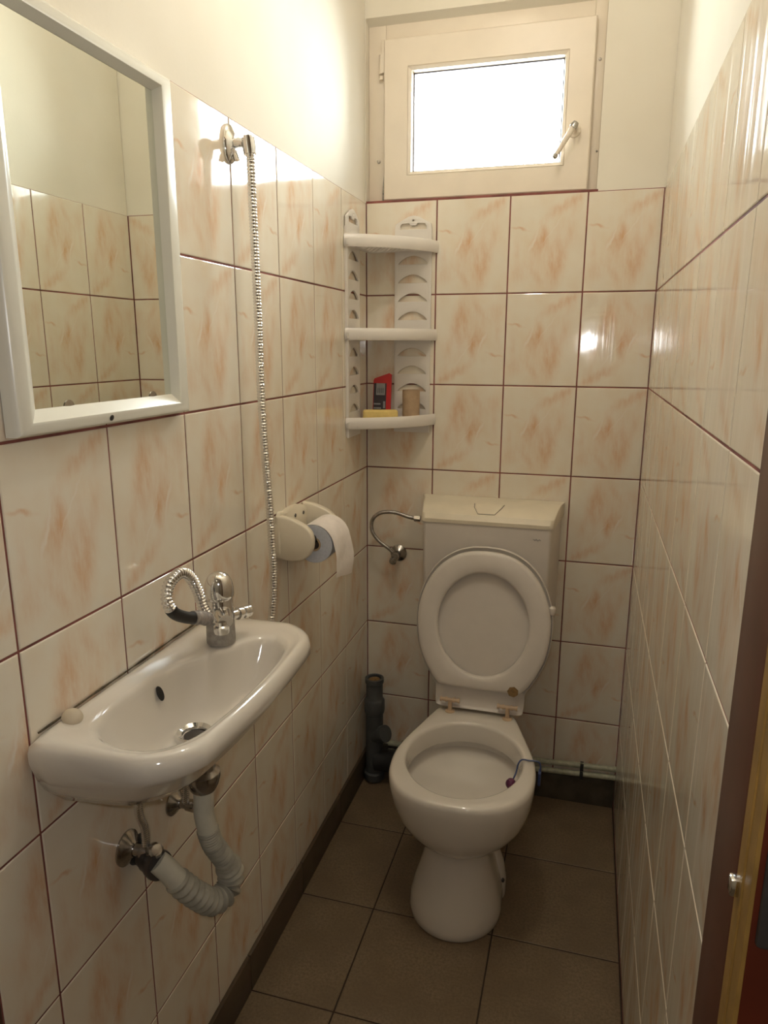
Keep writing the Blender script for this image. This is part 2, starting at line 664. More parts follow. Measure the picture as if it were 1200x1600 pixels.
rr = [rect_ring(sx0, sx1, sz0, sz1, SY1), rect_ring(sx0, sx1, sz0, sz1, SY0 + 0.003), rect_ring(sx0 + .003, sx1 - .003, sz0 + .003, sz1 - .003, SY0),
      rect_ring(gx0 - .012, gx1 + .012, gz0 - .012, gz1 + .012, SY0), rect_ring(gx0 - .0105, gx1 + .0105, gz0 - .0105, gz1 + .0105, SY0 + 0.0025),
      rect_ring(gx0 - .010, gx1 + .010, gz0 - .010, gz1 + .010, SY0 + 0.0005),
      rect_ring(gx0 - .002, gx1 + .002, gz0 - .002, gz1 + .002, SY0 + 0.006), rect_ring(gx0, gx1, gz0, gz1, SY0 + 0.020),
      rect_ring(gx0, gx1, gz0, gz1, SY1)]
ring_loft(bm, rr + [rr[0]], False, False)
bmesh.ops.remove_doubles(bm, verts=bm.verts, dist=1e-6)
sash = finish(bm, 'sash', WINW, win, True, 20)
bm = bmesh.new()
box(bm, gx0 - 0.001, gx1 + 0.001, 0.034, 0.038, gz0 - 0.001, gz1 + 0.001)
finish(bm, 'pane', PANE, sash, False)
bm = bmesh.new()
for (a, b, c, d) in ((gx0, gx0 + .003, gz0, gz1), (gx1 - .003, gx1, gz0, gz1), (gx0, gx1, gz0, gz0 + .003), (gx0, gx1, gz1 - .003, gz1)):
    box(bm, a, b, 0.031, 0.0342, c, d)
finish(bm, 'pane_gasket', plain('grey_gasket', S(120, 118, 130), 0.6), sash, False)
bm = bmesh.new()
lathe(bm, [(0.0, 0), (0.0065, 0.001), (0.0065, 0.048), (0.0, 0.049)], (0.040, 0.018, 2.118), n=16)
lathe(bm, [(0.0, 0), (0.0050, 0.001), (0.0050, 0.010), (0.0, 0.011)], (0.040, 0.018, 2.104), n=16)
box(bm, 0.043, 0.0485, 0.010, 0.028, 2.12, 2.20, 0.001)
finish(bm, 'hinge', WINW, win)
bm = bmesh.new()
lathe(bm, [(0.0, 0), (0.0052, 0.0005), (0.004, 0.006), (0.0, 0.007)], (0.030, 0.028, 1.900), (0, -1, 0), n=14)
finish(bm, 'screw', DCHROME, win)
bm = bmesh.new()
lathe(bm, [(0.0, 0), (0.004, 0.0005), (0.003, 0.004), (0.0, 0.005)], (0.616, 0.028, 2.105), (0, -1, 0), n=14)
lathe(bm, [(0.0, 0), (0.003, 0.0005), (0.002, 0.003), (0.0, 0.004)], (0.622, 0.028, 1.890), (0, -1, 0), n=14)
finish(bm, 'screw', DCHROME, win)
bm = bmesh.new()
tube(bm, [(0.0465, 0.0275, 1.796), (0.0455, 0.0265, 1.82), (0.0462, 0.0268, 1.85), (0.0472, 0.0275, 1.875)],
     lambda s, L: 0.006 * (1 - 0.7 * s / L), n=8)
finish(bm, 'crumbling_seal', plain('grey_sealant', S(150, 150, 140), 0.8, noise_amt=0.3, scale=200), win)
# lever handle
bm = bmesh.new()
lathe(bm, [(0.0, 0), (0.017, 0.0), (0.016, 0.006), (0.011, 0.010), (0.009, 0.030), (0.0, 0.031)], (0.563, SY0, 1.938), (0, -1, 0), n=24)
hnd = finish(bm, 'handle', WINW, sash)
bm = bmesh.new()
a, b = Vector((0.5635, -0.032, 1.940)), Vector((0.5215, -0.030, 1.874))
tube(bm, [a, a.lerp(b, .5), b], lambda s, L: 0.0078 - 0.0022 * s / L, n=18, step=0.006)
finish(bm, 'lever', WINW, hnd)
bm = bmesh.new()
d = (b - a).normalized()
lathe(bm, [(0.0, -0.011), (0.007, -0.009), (0.0095, -0.002), (0.0095, 0.006), (0.0, 0.007)], a, d, n=20)
finish(bm, 'pivot_cap', DCHROME, hnd)
bm = bmesh.new()
lathe(bm, [(0.0, -0.003), (0.0068, -0.002), (0.0068, 0.006), (0.004, 0.009), (0.0, 0.010)], b, d, n=20)
finish(bm, 'end_cap', DCHROME, hnd)

# ------------------------------------------------------------------ doorway, and an added unseen hall that keeps sky light out
JX = 0.765
bm = bmesh.new()
box(bm, JX, 0.83, -1.590, YF + 0.004, 0.0, 2.05, 0.003)
box(bm, -0.05, 0.0, -1.590, YF, 0.0, 2.05, 0.003)
box(bm, -0.05, 0.83, -1.590, YF, 2.05, 2.10, 0.003)
door1 = finish(bm, 'door_1', JAMB, 'structure')
bm = bmesh.new()
box(bm, 0.83, 1.6, -1.60, YF + 0.0, 0.0, CEIL)
box(bm, -0.9, -0.05, -1.60, YF, 0.0, CEIL)
box(bm, -0.05, 0.83, -1.60, YF, 2.10, CEIL)
finish(bm, 'wall_front', PLASTERHALL, 'structure', False)
bm = bmesh.new()
box(bm, JX, 1.50, -1.638, -1.602, 0.02, 2.04, 0.0015)
door2 = finish(bm, 'door_2', DOORM, 'structure')
bm = bmesh.new()
box(bm, JX - 0.0025, JX + 0.0005, -1.6375, -1.622, 0.02, 2.04, 0.0005)
box(bm, JX - 0.0025, JX + 0.0005, -1.616, -1.6015, 0.02, 2.04, 0.0005)
box(bm, JX - 0.0010, JX + 0.0005, -1.622, -1.616, 0.02, 2.04)
finish(bm, 'door_edge', WOODE, door2, False)
bm = bmesh.new()
box(bm, JX - 0.008, JX, -1.612, -1.603, 1.030, 1.043, 0.0015)
finish(bm, 'latch', CHROME, door2)
bm = bmesh.new()
box(bm, JX + 0.003, JX + 0.040, -1.6435, -1.638, 1.02, 1.24, 0.003)
hp = finish(bm, 'handle_plate', DARKM, door2)
bm = bmesh.new()
tube(bm, smooth_path([(JX + 0.022, -1.64, 1.10), (JX + 0.022, -1.675, 1.10), (JX + 0.045, -1.688, 1.10), (JX + 0.13, -1.688, 1.095)], 6), 0.009, n=14)
finish(bm, 'handle', DARKM, hp)
bm = bmesh.new()
box(bm, -0.9, 1.6, -3.0, YF, -0.10, -0.001)
finish(bm, 'floor_hall', FLOORM, 'structure', False)
bm = bmesh.new()
box(bm, -0.9, 1.6, -3.0, YF, CEIL, CEIL + 0.08)
finish(bm, 'hall_enclosure_ceiling', PLASTERHALL, 'structure', False)
bm = bmesh.new()
box(bm, -0.9, 1.6, -3.1, -3.0, -0.1, CEIL)
finish(bm, 'hall_enclosure_rear', PLASTERHALL, 'structure', False)
bm = bmesh.new()
box(bm, -1.0, -0.9, -3.1, YF, -0.1, CEIL)
finish(bm, 'hall_enclosure_left', PLASTERHALL, 'structure', False)
bm = bmesh.new()
box(bm, 1.6, 1.7, -3.1, YF, -0.1, CEIL)
finish(bm, 'hall_enclosure_right', PLASTERHALL, 'structure', False)

# ceiling lamp (above the frame, its bulb lights the room)
lamp = thing('ceiling_lamp', 'bare warm bulb in a white holder on the ceiling above the wash basin', 'lamp', (0.38, -0.95, CEIL))
bm = bmesh.new()
lathe(bm, [(0.0, 0), (0.035, 0.0), (0.033, -0.02), (0.02, -0.03), (0.018, -0.06), (0.0, -0.06)], (0.38, -0.95, CEIL), n=24)
finish(bm, 'lamp_holder', PLASW, lamp)
bm = bmesh.new()
lathe(bm, [(0.0, -0.118), (0.014, -0.115), (0.025, -0.104), (0.028, -0.092), (0.024, -0.078), (0.014, -0.064), (0.012, -0.058), (0.0, -0.058)], (0.38, -0.95, CEIL), n=28)
finish(bm, 'light_bulb', BULB, lamp)

# ------------------------------------------------------------------ mirror
mir = thing('mirror', 'rectangular wall mirror in a thick white plastic frame above the sink', 'mirror', (0.0, -1.21, 1.29))
oy0, oy1, oz0, oz1 = -1.412, -1.012, 1.292, 1.786
gy0, gy1, gz0_, gz1_ = -1.363, -1.068, 1.3195, 1.753


def yz_ring(a, b, c, d, x):
    return [(x, a, c), (x, b, c), (x, b, d), (x, a, d)]


def lerp4(k):
    return (oy0 + (gy0 - oy0) * k, oy1 + (gy1 - oy1) * k, oz0 + (gz0_ - oz0) * k, oz1 + (gz1_ - oz1) * k)


bm = bmesh.new()
rs = [yz_ring(-1.405, -1.032, 1.290, 1.778, 0.001), yz_ring(-1.405, -1.032, 1.290, 1.778, 0.013), yz_ring(-1.4035, -1.0335, 1.2905, 1.777, 0.0165),
      yz_ring(-1.401, -1.036, 1.2925, 1.775, 0.0190), yz_ring(-1.396, -1.040, 1.2965, 1.771, 0.0205), yz_ring(-1.386, -1.060, 1.3025, 1.763, 0.0222),
      yz_ring(-1.383, -1.063, 1.3055, 1.760, 0.0215), yz_ring(-1.363, -1.068, 1.3195, 1.753, 0.0085), yz_ring(-1.363, -1.068, 1.3195, 1.753, 0.001)]
ring_loft(bm, rs, False, False)
vlist = bm.verts
finish(bm, 'frame', FRAMEW, mir, True, 25)
bm = bmesh.new()
box(bm, 0.002, 0.0075, gy0 - 0.002, gy1 + 0.002, gz0_ - 0.002, gz1_ + 0.002)
finish(bm, 'mirror_glass', MIRROR, mir, False)
for yy in (-1.303, -1.118):
    bm = bmesh.new()
    lathe(bm, [(0.0, 0), (0.0095, 0.0), (0.0095, 0.001), (0.0, 0.0015)], (0.0075, yy, gz0_ - 0.002), (1, 0, 0), n=20)
    finish(bm, 'mirror_clip', DCHROME, mir)
bm = bmesh.new()
lathe(bm, [(0.0, 0), (0.0042, 0.0), (0.004, 0.0012), (0.0, 0.0014)], (0.0206, -1.238, 1.2985), (1, 0, -0.25), n=16)
finish(bm, 'screw', DARKM, mir)

# ------------------------------------------------------------------ wash basin
C0 = Vector((0.112, -1.215, 0))
NA = 96


def star(pts, n=NA):
    """closed outline sampled at equal angles round C0"""
    P = smooth_path([(p[0], p[1], 0) for p in pts], 10, True)
    out = []
    for i in range(n):
        a = 2 * PI * i / n
        d = Vector((math.cos(a), math.sin(a), 0))
        best = 0
        for p, q in zip(P, P[1:] + P[:1]):
            e = q - p
            den = d.x * e.y - d.y * e.x
            if abs(den) < 1e-12:
                continue
            w = p - C0
            t = (w.x * e.y - w.y * e.x) / den
            u = (w.x * d.y - w.y * d.x) / den
            if -1e-6 <= u <= 1 + 1e-6 and t > best:
                best = t
        out.append(best)
    return out


def basin_outline(y0, y1, x1, r, x0=0.0005, bow=0.0):
    pts = []
    def arc(cx, cy, a0, a1, rr):
        for i in range(5):
            a = math.radians(a0 + (a1 - a0) * i / 4)
            pts.append((cx + rr * math.cos(a), cy + rr * math.sin(a)))
    pts.append((x0, y0 + 0.03)); pts.append((x0, (y0 + y1) / 2)); pts.append((x0, y1 - 0.03)); pts.append((x0 + 0.001, y1 - 0.003))
    pts.append((x0 + 0.03, y1))
    arc(x1 - r, y1 - r, 80, 10, r)
    pts.append((x1 + bow, (y0 + y1) / 2 + 0.05)); pts.append((x1 + bow, (y0 + y1) / 2 - 0.05))
    arc(x1 - r, y0 + r, -10, -80, r)
    pts.append((x0 + 0.03, y0)); pts.append((x0 + 0.001, y0 + 0.003))
    return pts


inner = [(0.046, -1.215), (0.041, -1.27), (0.043, -1.335), (0.066, -1.382), (0.112, -1.400), (0.158, -1.393), (0.189, -1.352), (0.200, -1.28),
         (0.2025, -1.20), (0.199, -1.12), (0.185, -1.060), (0.152, -1.034), (0.122, -1.048), (0.102, -1.085), (0.082, -1.125), (0.058, -1.165)]
Rin = star(inner)
Rout = star(basin_outline(-1.430, -0.968, 0.216, 0.085, bow=0.006))
R2 = star(basin_outline(-1.434, -0.965, 0.221, 0.088, bow=0.006))
R3 = star(basin_outline(-1.427, -0.974, 0.213, 0.088, bow=0.006))
R4 = star(basin_outline(-1.414, -0.998, 0.195, 0.090, bow=0.006))
R5 = star(basin_outline(-1.388, -1.045, 0.168, 0.085, bow=0.004))
R6 = star(basin_outline(-1.320, -1.100, 0.150, 0.060))


def rg(R, z, k=1.0):
    return [C0 + Vector((R[i] * k * math.cos(2 * PI * i / NA), R[i] * k * math.sin(2 * PI * i / NA), z)) for i in range(NA)]


def rmix(A, B, t):
    return [a + (b - a) * t for a, b in zip(A, B)]


basin = thing('wash_basin', 'small white wall-hung porcelain wash basin under the mirror', 'sink', (0.0, -1.2, 0.75))
bm = bmesh.new()
rings = [rg(R6, 0.783, 0.35), rg(R6, 0.785, 0.8), rg(R6, 0.791), rg(R5, 0.808), rg(R4, 0.836), rg(R3, 0.862), rg(R2, 0.888), rg(R2, 0.902),
         rg(rmix(R2, Rout, 0.7), 0.911), rg(rmix(Rout, Rin, 0.08), 0.9145), rg(rmix(Rout, Rin, 0.22), 0.917), rg(rmix(Rout, Rin, 0.38), 0.9168), rg(rmix(Rout, Rin, 0.55), 0.9140), rg(rmix(Rout, Rin, 0.8), 0.9120),
         rg(rmix(Rout, Rin, 0.94), 0.9105), rg(Rin, 0.906, 0.99), rg(Rin, 0.899, 0.965), rg(Rin, 0.882, 0.92), rg(Rin, 0.858, 0.84), rg(Rin, 0.834, 0.72), rg(Rin, 0.8165, 0.56),
         rg(Rin, 0.8115, 0.40), rg(Rin, 0.8105, 0.2)]
for r_ in rings[:6]:
    for p in r_:
        p.z += 0.085 * p.x
for r_ in rings:
    for p in r_:
        p.x = max(p.x, 0.0006)
ring_loft(bm, rings, True, True)
bas = finish(bm, 'basin', PORC, basin, True, 60)
bm = bmesh.new()
lathe(bm, [(0.0, 0.0), (0.0185, 0.0), (0.020, 0.005), (0.026, 0.0085), (0.029, 0.0055), (0.030, -0.002)], (0.098, -1.207, 0.8138), n=36, cap=False)
finish(bm, 'drain_ring', CHROME, basin)
bm = bmesh.new()
lathe(bm, [(0.0, 0.0), (0.0165, 0.0), (0.0165, 0.0025), (0.008, 0.0035), (0.0, 0.0038)], (0.098, -1.207, 0.8128), n=30)
finish(bm, 'drain_dark_disc', DARKM, basin)  # dark disc, puts the shade of the open drain into colour
bm = bmesh.new()
x, y, dd = frame_of((1, 0.0, 0.35))
# overflow slot on the wall-side slope of the bowl
O = Vector((0.0515, -1.222, 0.8850))
nrm = Vector((0.93, 0.0, 0.36)).normalized()
O = O + nrm * 0.0015
up = Vector((-0.36, 0, 0.93)).normalized()
rr_ = []
for k_, off in ((1.25, 0.0), (1.15, 0.0016), (0.95, 0.0016)):
    rr_.append([O + nrm * off + Vector((0, 1, 0)) * (0.0055 * k_ * math.cos(2 * PI * i / 24)) + up * (0.0095 * k_ * math.sin(2 * PI * i / 24)) for i in range(24)])
ring_loft(bm, rr_, False, True)
finish(bm, 'overflow_hole', BLACK, basin)
bm = bmesh.new()
lathe(bm, [(0.0, 0), (0.0125, 0.0), (0.0135, 0.003), (0.012, 0.0065), (0.008, 0.009), (0.0, 0.010)], (0.017, -1.366, 0.9165), (0.45, -0.25, 1), n=28)
finish(bm, 'tap_hole_cap', plain('beige_plug', S(206, 192, 168), 0.45), basin)
bm = bmesh.new()
tube(bm, [(0.0022, -1.41, 0.9175), (0.0022, -1.3, 0.9182), (0.0022, -1.2, 0.9175), (0.0022, -1.1, 0.9183), (0.0022, -0.985, 0.9172)],
     lambda s, L: 0.0013 + 0.0005 * math.sin(s * 90) * math.sin(s * 37), n=8, step=0.004)
finish(bm, 'sealant_joint', GRIME, basin)

# ------------------------------------------------------------------ faucet
fau = thing('faucet', 'chrome mixer tap standing on a grey cuff at the right end of the basin', 'faucet', (0.080, -1.080, 0.915))
F = Vector((0.080, -1.080, 0))
bm = bmesh.new()
lathe(bm, [(0.0, 0.9145), (0.0235, 0.9145), (0.0238, 0.918), (0.0232, 0.950), (0.0222, 0.9535), (0.0, 0.9535)], F, n=40)
finish(bm, 'base_cuff', CEMENT, fau)
bm = bmesh.new()
lathe(bm, [(0.0, 0.9535), (0.0215, 0.9535), (0.0228, 0.957), (0.0225, 0.972), (0.0215, 0.990), (0.0, 0.992)], F, n=40)
a = F + Vector((0.010, -0.010, 0.969)); b = F + Vector((0.030, -0.036, 0.966))
tube(bm, [a, a.lerp(b, .5), b], lambda s, L: 0.0145 - 0.003 * s / L, n=24, step=0.006)
finish(bm, 'faucet_body', CHROME, fau)
bm = bmesh.new()
hd = []
for i in range(13):
    t = i / 12
    hd.append((0.0245 * math.cos(t * PI / 2) ** 0.75 if t < 1 else 0.0, 1.000 + 0.036 * math.sin(t * PI / 2)))
lathe(bm, [(0.0, -0.008), (0.022, -0.008), (0.0242, -0.004)] + [(a_, b_ - 1.0) for a_, b_ in hd], F + Vector((0, 0, 1.0)), (0.10, -0.12, 1), n=40)
finish(bm, 'lever_cap', CHROME, fau, True, 50)
bm = bmesh.new()
a = F + Vector((0.016, 0.010, 0.958)); dv = Vector((0.30, 0.93, -0.10))
lathe(bm, [(0.0, 0), (0.0075, 0.0), (0.0075, 0.012), (0.0105, 0.013), (0.0105, 0.020), (0.0085, 0.0215), (0.0085, 0.0245), (0.0108, 0.026), (0.0108, 0.032),
           (0.0085, 0.0335), (0.0105, 0.035), (0.0105, 0.040), (0.0, 0.041)], a, dv, n=28)
finish(bm, 'diverter_knob', CHROME, fau)
bm = bmesh.new()
lathe(bm, [(0.0, -0.020), (0.0115, -0.020), (0.0125, -0.016), (0.0125, -0.008), (0.0095, -0.006), (0.0090, 0.0), (0.0, 0.0)], F + Vector((0.022, -0.036, 0.966)), n=28)
finish(bm, 'spout', CHROME, fau)

loop = thing('flexible_hose', 'short ribbed chrome hose looped up beside the mixer tap with a black sleeve', 'hose', (0.086, -1.128, 0.975))
lp = smooth_path([(0.086, -1.128, 0.972), (0.084, -1.150, 0.983), (0.080, -1.178, 0.993), (0.074, -1.204, 1.010), (0.070, -1.213, 1.033), (0.068, -1.200, 1.054),
                  (0.068, -1.168, 1.060), (0.069, -1.143, 1.043), (0.071, -1.128, 1.015), (0.074, -1.122, 0.990), (0.078, -1.116, 0.974)], 8)
PL, LL = resample(lp, 0.0007)
n_ = len(PL)
i0, i1 = int(n_ * 0.13), int(n_ * 0.34)
bm = bmesh.new()
tube(bm, PL[i1:], ribbed(0.0092, 0.0056, 0.0022), n=16)
finish(bm, 'ribbed_hose', CHROME, loop, True, 60)
bm = bmesh.new()
tube(bm, PL[i0:i1 + 2:6] + [PL[i1 + 2]], lambda s, L: 0.0092, n=18)
finish(bm, 'sleeve', BLACK, loop)
bm = bmesh.new()
tube(bm, PL[0:i0 + 14:6], lambda s, L: 0.0105 + 0.001 * math.sin(s * 900), n=18)
finish(bm, 'tape_wrap', TAPE, loop)

# ------------------------------------------------------------------ shower hose and its wall bracket
br = thing('shower_bracket', 'chrome shower holder screwed to the tiles right of the mirror', 'bracket', (0.0, -0.823, 1.742))
bm = bmesh.new()
rings = []
for rx, off in ((1.0, 0.0002), (1.0, 0.003), (0.93, 0.0065), (0.62, 0.011), (0.5, 0.013)):
    rings.append([(off, -0.823 + 0.0215 * rx * math.cos(2 * PI * i / 36), 1.742 + 0.033 * rx * math.sin(2 * PI * i / 36)) for i in range(36)])
ring_loft(bm, rings, True, True)
finish(bm, 'wall_rosette', CHROME, br)
bm = bmesh.new()
tube(bm, smooth_path([(0.010, -0.823, 1.742), (0.022, -0.823, 1.743), (0.031, -0.824, 1.741)], 4), lambda s, L: 0.0085 - 0.001 * s / L, n=16)
tube(bm, [(0.012, -0.823, 1.725), (0.016, -0.823, 1.714)], 0.005, n=14)
finish(bm, 'arm', CHROME, br)
bm = bmesh.new()
dv = Vector((0.10, 0.02, -1))
lathe(bm, [(0.0085, -0.001), (0.0125, 0.0), (0.0125, 0.012), (0.0115, 0.026), (0.0078, 0.026), (0.0085, 0.0)], (0.0405, -0.825, 1.748), dv, n=28, cap=False)
finish(bm, 'clamp_ring', CHROME, br)

sh = thing('shower_hose', 'long ribbed chrome shower hose hanging down the wall behind the basin', 'hose', (0.042, -0.825, 1.745))
hp_ = smooth_path([(0.0405, -0.825, 1.745), (0.0425, -0.824, 1.715), (0.0432, -0.824, 1.64), (0.0455, -0.826, 1.545), (0.0480, -0.828, 1.43), (0.050, -0.832, 1.32),
                   (0.0535, -0.833, 1.21), (0.0585, -0.832, 1.11), (0.0615, -0.832, 1.02), (0.0630, -0.832, 0.955), (0.0610, -0.836, 0.89), (0.056, -0.848, 0.835),
                   (0.052, -0.885, 0.785), (0.052, -0.945, 0.765), (0.056, -1.010, 0.780), (0.060, -1.040, 0.808)], 10)
bm = bmesh.new()
tube(bm, hp_, ribbed(0.0080, 0.0056, 0.0018), n=12, step=0.0013)
finish(bm, 'ribbed_hose', CHROME, sh, True, 60)
bm = bmesh.new()
lathe(bm, [(0.0, -0.006), (0.0085, -0.006), (0.0085, 0.020), (0.0076, 0.026), (0.0, 0.026)], (0.0405, -0.825, 1.746), dv, n=20)
finish(bm, 'hose_nut', CHROME, sh)

# ------------------------------------------------------------------ basin trap, valves
trap = thing('drain_trap', 'off-white corrugated drain hose bent in a U under the wash basin', 'drain pipe', (0.105, -1.203, 0.75))
tp = smooth_path([(0.105, -1.203, 0.735), (0.105, -1.204, 0.705), (0.105, -1.205, 0.674), (0.111, -1.198, 0.625), (0.118, -1.176, 0.577), (0.121, -1.162, 0.540), (0.118, -1.172, 0.514),
                  (0.111, -1.205, 0.518), (0.101, -1.237, 0.556), (0.088, -1.258, 0.592), (0.074, -1.269, 0.622), (0.062, -1.275, 0.638)], 10)
PT, LT = resample(tp, 0.0012)
nt = len(PT)
bm = bmesh.new()
tube(bm, PT[:int(nt * 0.21):4] + [PT[int(nt * 0.21)]], 0.0158, n=28)
finish(bm, 'inlet_pipe', TRAPW, trap)
bm = bmesh.new()
tube(bm, PT[int(nt * 0.20):int(nt * 0.44)], ribbed(0.0176, 0.0044, 0.0020), n=28)
finish(bm, 'fine_corrugation', TRAPG, trap, True, 60)
bm = bmesh.new()
tube(bm, PT[int(nt * 0.43):int(nt * 0.90)], lambda s, L: 0.0222 - 0.0062 * (0.5 + 0.5 * math.cos(2 * PI * s / 0.0140)) - 0.002 * (s / L) ** 2, n=30)
finish(bm, 'coarse_corrugation', TRAPG, trap, True, 60)
bm = bmesh.new()
tube(bm, PT[int(nt * 0.88)::4] + [PT[-1]], 0.0170, n=28)
finish(bm, 'outlet_pipe', TRAPW, trap)
bm = bmesh.new()
lathe(bm, [(0.0, 0), (0.019, 0.0), (0.024, 0.010), (0.027, 0.022), (0.027, 0.030), (0.020, 0.036), (0.020, 0.05), (0.0, 0.05)], (0.105, -1.203, 0.722), n=36)
finish(bm, 'basin_drain_nut', DCHROME, trap)
bm = bmesh.new()
lathe(bm, [(0.0, 0), (0.0215, 0.0), (0.0225, 0.004), (0.0215, 0.014), (0.019, 0.018), (0.019, 0.030), (0.0165, 0.032), (0.0165, 0.042), (0.0, 0.042)], (0.068, -1.276, 0.631), (-0.75, 0.34, -0.10), n=32)
trapel = finish(bm, 'rubber_coupling', DARKM, trap)
bm = bmesh.new()
tube(bm, smooth_path([(0.045, -1.262, 0.626), (0.028, -1.248, 0.620), (0.002, -1.236, 0.616)], 5), 0.0155, n=24)
lathe(bm, [(0.0, 0), (0.024, 0.0), (0.022, 0.006), (0.016, 0.009), (0.0, 0.009)], (0.0004, -1.236, 0.616), (1, 0, 0), n=28)
finish(bm, 'wall_elbow', DGREYP, trap)


def angle_valve(label, group, origin, out, hose_pts, knob_dir, scale=1.0, cat='valve'):
    o = Vector(origin)
    ax = Vector(out)
    t = thing('angle_valve', label, cat, origin, group)
    s = scale
    bm = bmesh.new()
    lathe(bm, [(0.0, 0.0004), (0.029 * s, 0.0004), (0.029 * s, 0.003), (0.024 * s, 0.007), (0.014 * s, 0.012), (0.011 * s, 0.016), (0.0, 0.016)], o, ax, n=36)
    finish(bm, 'rosette', DCHROME, t)
    bm = bmesh.new()
    lathe(bm, [(0.0, 0.012), (0.0095 * s, 0.012), (0.0095 * s, 0.026), (0.0125 * s, 0.028), (0.0135 * s, 0.040), (0.0125 * s, 0.052), (0.0, 0.053)], o, ax, n=28)
    finish(bm, 'valve_body', DCHROME, t)
    bm = bmesh.new()
    k0 = o + ax.normalized() * (0.042 * s)
    kd = Vector(knob_dir)
    lathe(bm, [(0.0, 0.006), (0.008 * s, 0.006), (0.008 * s, 0.014 * s), (0.0125 * s, 0.016 * s), (0.0135 * s, 0.020 * s), (0.0125 * s, 0.030 * s), (0.009 * s, 0.033 * s), (0.0, 0.034 * s)], k0, kd, n=10)
    finish(bm, 'valve_knob', DCHROME, t)
    if hose_pts:
        bm = bmesh.new()
        tube(bm, smooth_path(hose_pts, 8), ribbed(0.0062, 0.004, 0.0007), n=12, step=0.001)
        finish(bm, 'braided_hose', CHROME if cat == 'valve' else DCHROME, t, True, 60)
    return t


angle_valve('chrome angle valve on the left wall beside the black outlet coupling of the drain hose', None, (0.0, -1.262, 0.638), (1, 0, 0),
            [(0.040, -1.268, 0.655), (0.043, -1.272, 0.69), (0.045, -1.285, 0.73), (0.055, -1.285, 0.805)], (0.70, -0.35, 0.55), 0.95)
angle_valve('chrome angle valve half hidden behind the straight top of the drain hose', None, (0.0, -1.132, 0.630), (1, 0, 0),
            [(0.030, -1.140, 0.64), (0.034, -1.142, 0.68), (0.038, -1.150, 0.73), (0.045, -1.155, 0.80)], (0.9, -0.2, 0.1), 0.8)

# ------------------------------------------------------------------ toilet paper holder and roll
hol = thing('toilet_paper_holder', 'ivory plastic toilet paper holder screwed to the left tiled wall', 'paper holder', (0.0, -0.60, 0.98))


def cheek(y0, y1):
    P = [(0.002, 0.936), (0.030, 0.931), (0.058, 0.934), (0.076, 0.945), (0.086, 0.962), (0.088, 0.982), (0.083, 1.000), (0.068, 1.014), (0.046, 1.024), (0.024, 1.030), (0.002, 1.032)]
    Q = [(q.x, q.z) for q in smooth_path([(a, 0, b) for a, b in P], 5)]
    bm = bmesh.new()
    cx, cz = 0.045, 0.982
    def rng_(y, k):
        return [(max(cx + (a - cx) * k, 0.0005), y, cz + (b - cz) * k) for a, b in Q]
    ring_loft(bm, [rng_(y0, 0.90), rng_(y0 + 0.002, 0.97), rng_(y0 + 0.005, 1.0), rng_(y1 - 0.003, 1.0), rng_(y1, 0.96)], True, True)
    return bm


finish(cheek(-0.683, -0.665), 'side_cheek', PLAS, hol, True, 40)
finish(cheek(-0.532, -0.514), 'side_cheek', PLAS, hol, True, 40)
bm = bmesh.new()
Pb = smooth_path([(-0.680, 0.935, 0), (-0.600, 0.932, 0), (-0.517, 0.935, 0), (-0.515, 0.985, 0), (-0.522, 1.018, 0), (-0.56, 1.034, 0), (-0.60, 1.038, 0), (-0.64, 1.036, 0), (-0.678, 1.028, 0)], 5, True)
ring_loft(bm, [[(0.0004, p.x, p.y) for p in Pb], [(0.010, p.x, p.y) for p in Pb],
               [(0.014, -0.6 + (p.x + 0.6) * 0.94, 0.99 + (p.y - 0.99) * 0.9) for p in Pb]], True, True)
finish(bm, 'back_plate', PLAS, hol, True, 40)
for yy, zz in ((-0.552, 1.012), (-0.60, 1.016)):
    bm = bmesh.new()
    lathe(bm, [(0.0, 0), (0.0045, 0.0), (0.004, 0.0014), (0.0, 0.0016)], (0.0141, yy, zz), (1, 0, 0), n=14)
    finish(bm, 'screw', DARKM, hol)
bm = bmesh.new()
lathe(bm, [(0.0, 0), (0.0122, 0.0), (0.0122, 0.135), (0.0, 0.135)], (0.073, -0.6665, 0.978), (0, 1, 0), n=20)
finish(bm, 'roll_spindle', BLACK, hol)  # coloured black to stand for the shaded gap beside the roll

roll = thing('toilet_paper_roll', 'white toilet paper roll in the holder with a loose sheet hanging over the front', 'toilet paper', (0.078, -0.6, 0.968))
RC = Vector((0.078, 0, 0.966))
RR = 0.043
bm = bmesh.new()
lathe(bm, [(0.0165, 0.0), (RR - 0.001, 0.0), (RR, 0.001), (RR, 0.104), (RR - 0.001, 0.105), (0.0165, 0.105), (0.0165, 0.0)], (RC.x, -0.651, RC.z), (0, 1, 0), n=48, cap=False)
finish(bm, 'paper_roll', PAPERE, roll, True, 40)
bm = bmesh.new()
lathe(bm, [(0.0125, -0.0004), (0.0163, -0.0004), (0.0163, 0.1054), (0.0125, 0.1054), (0.0125, -0.0004)], (RC.x, -0.651, RC.z), (0, 1, 0), n=32, cap=False)
finish(bm, 'cardboard_core', CARD, roll)
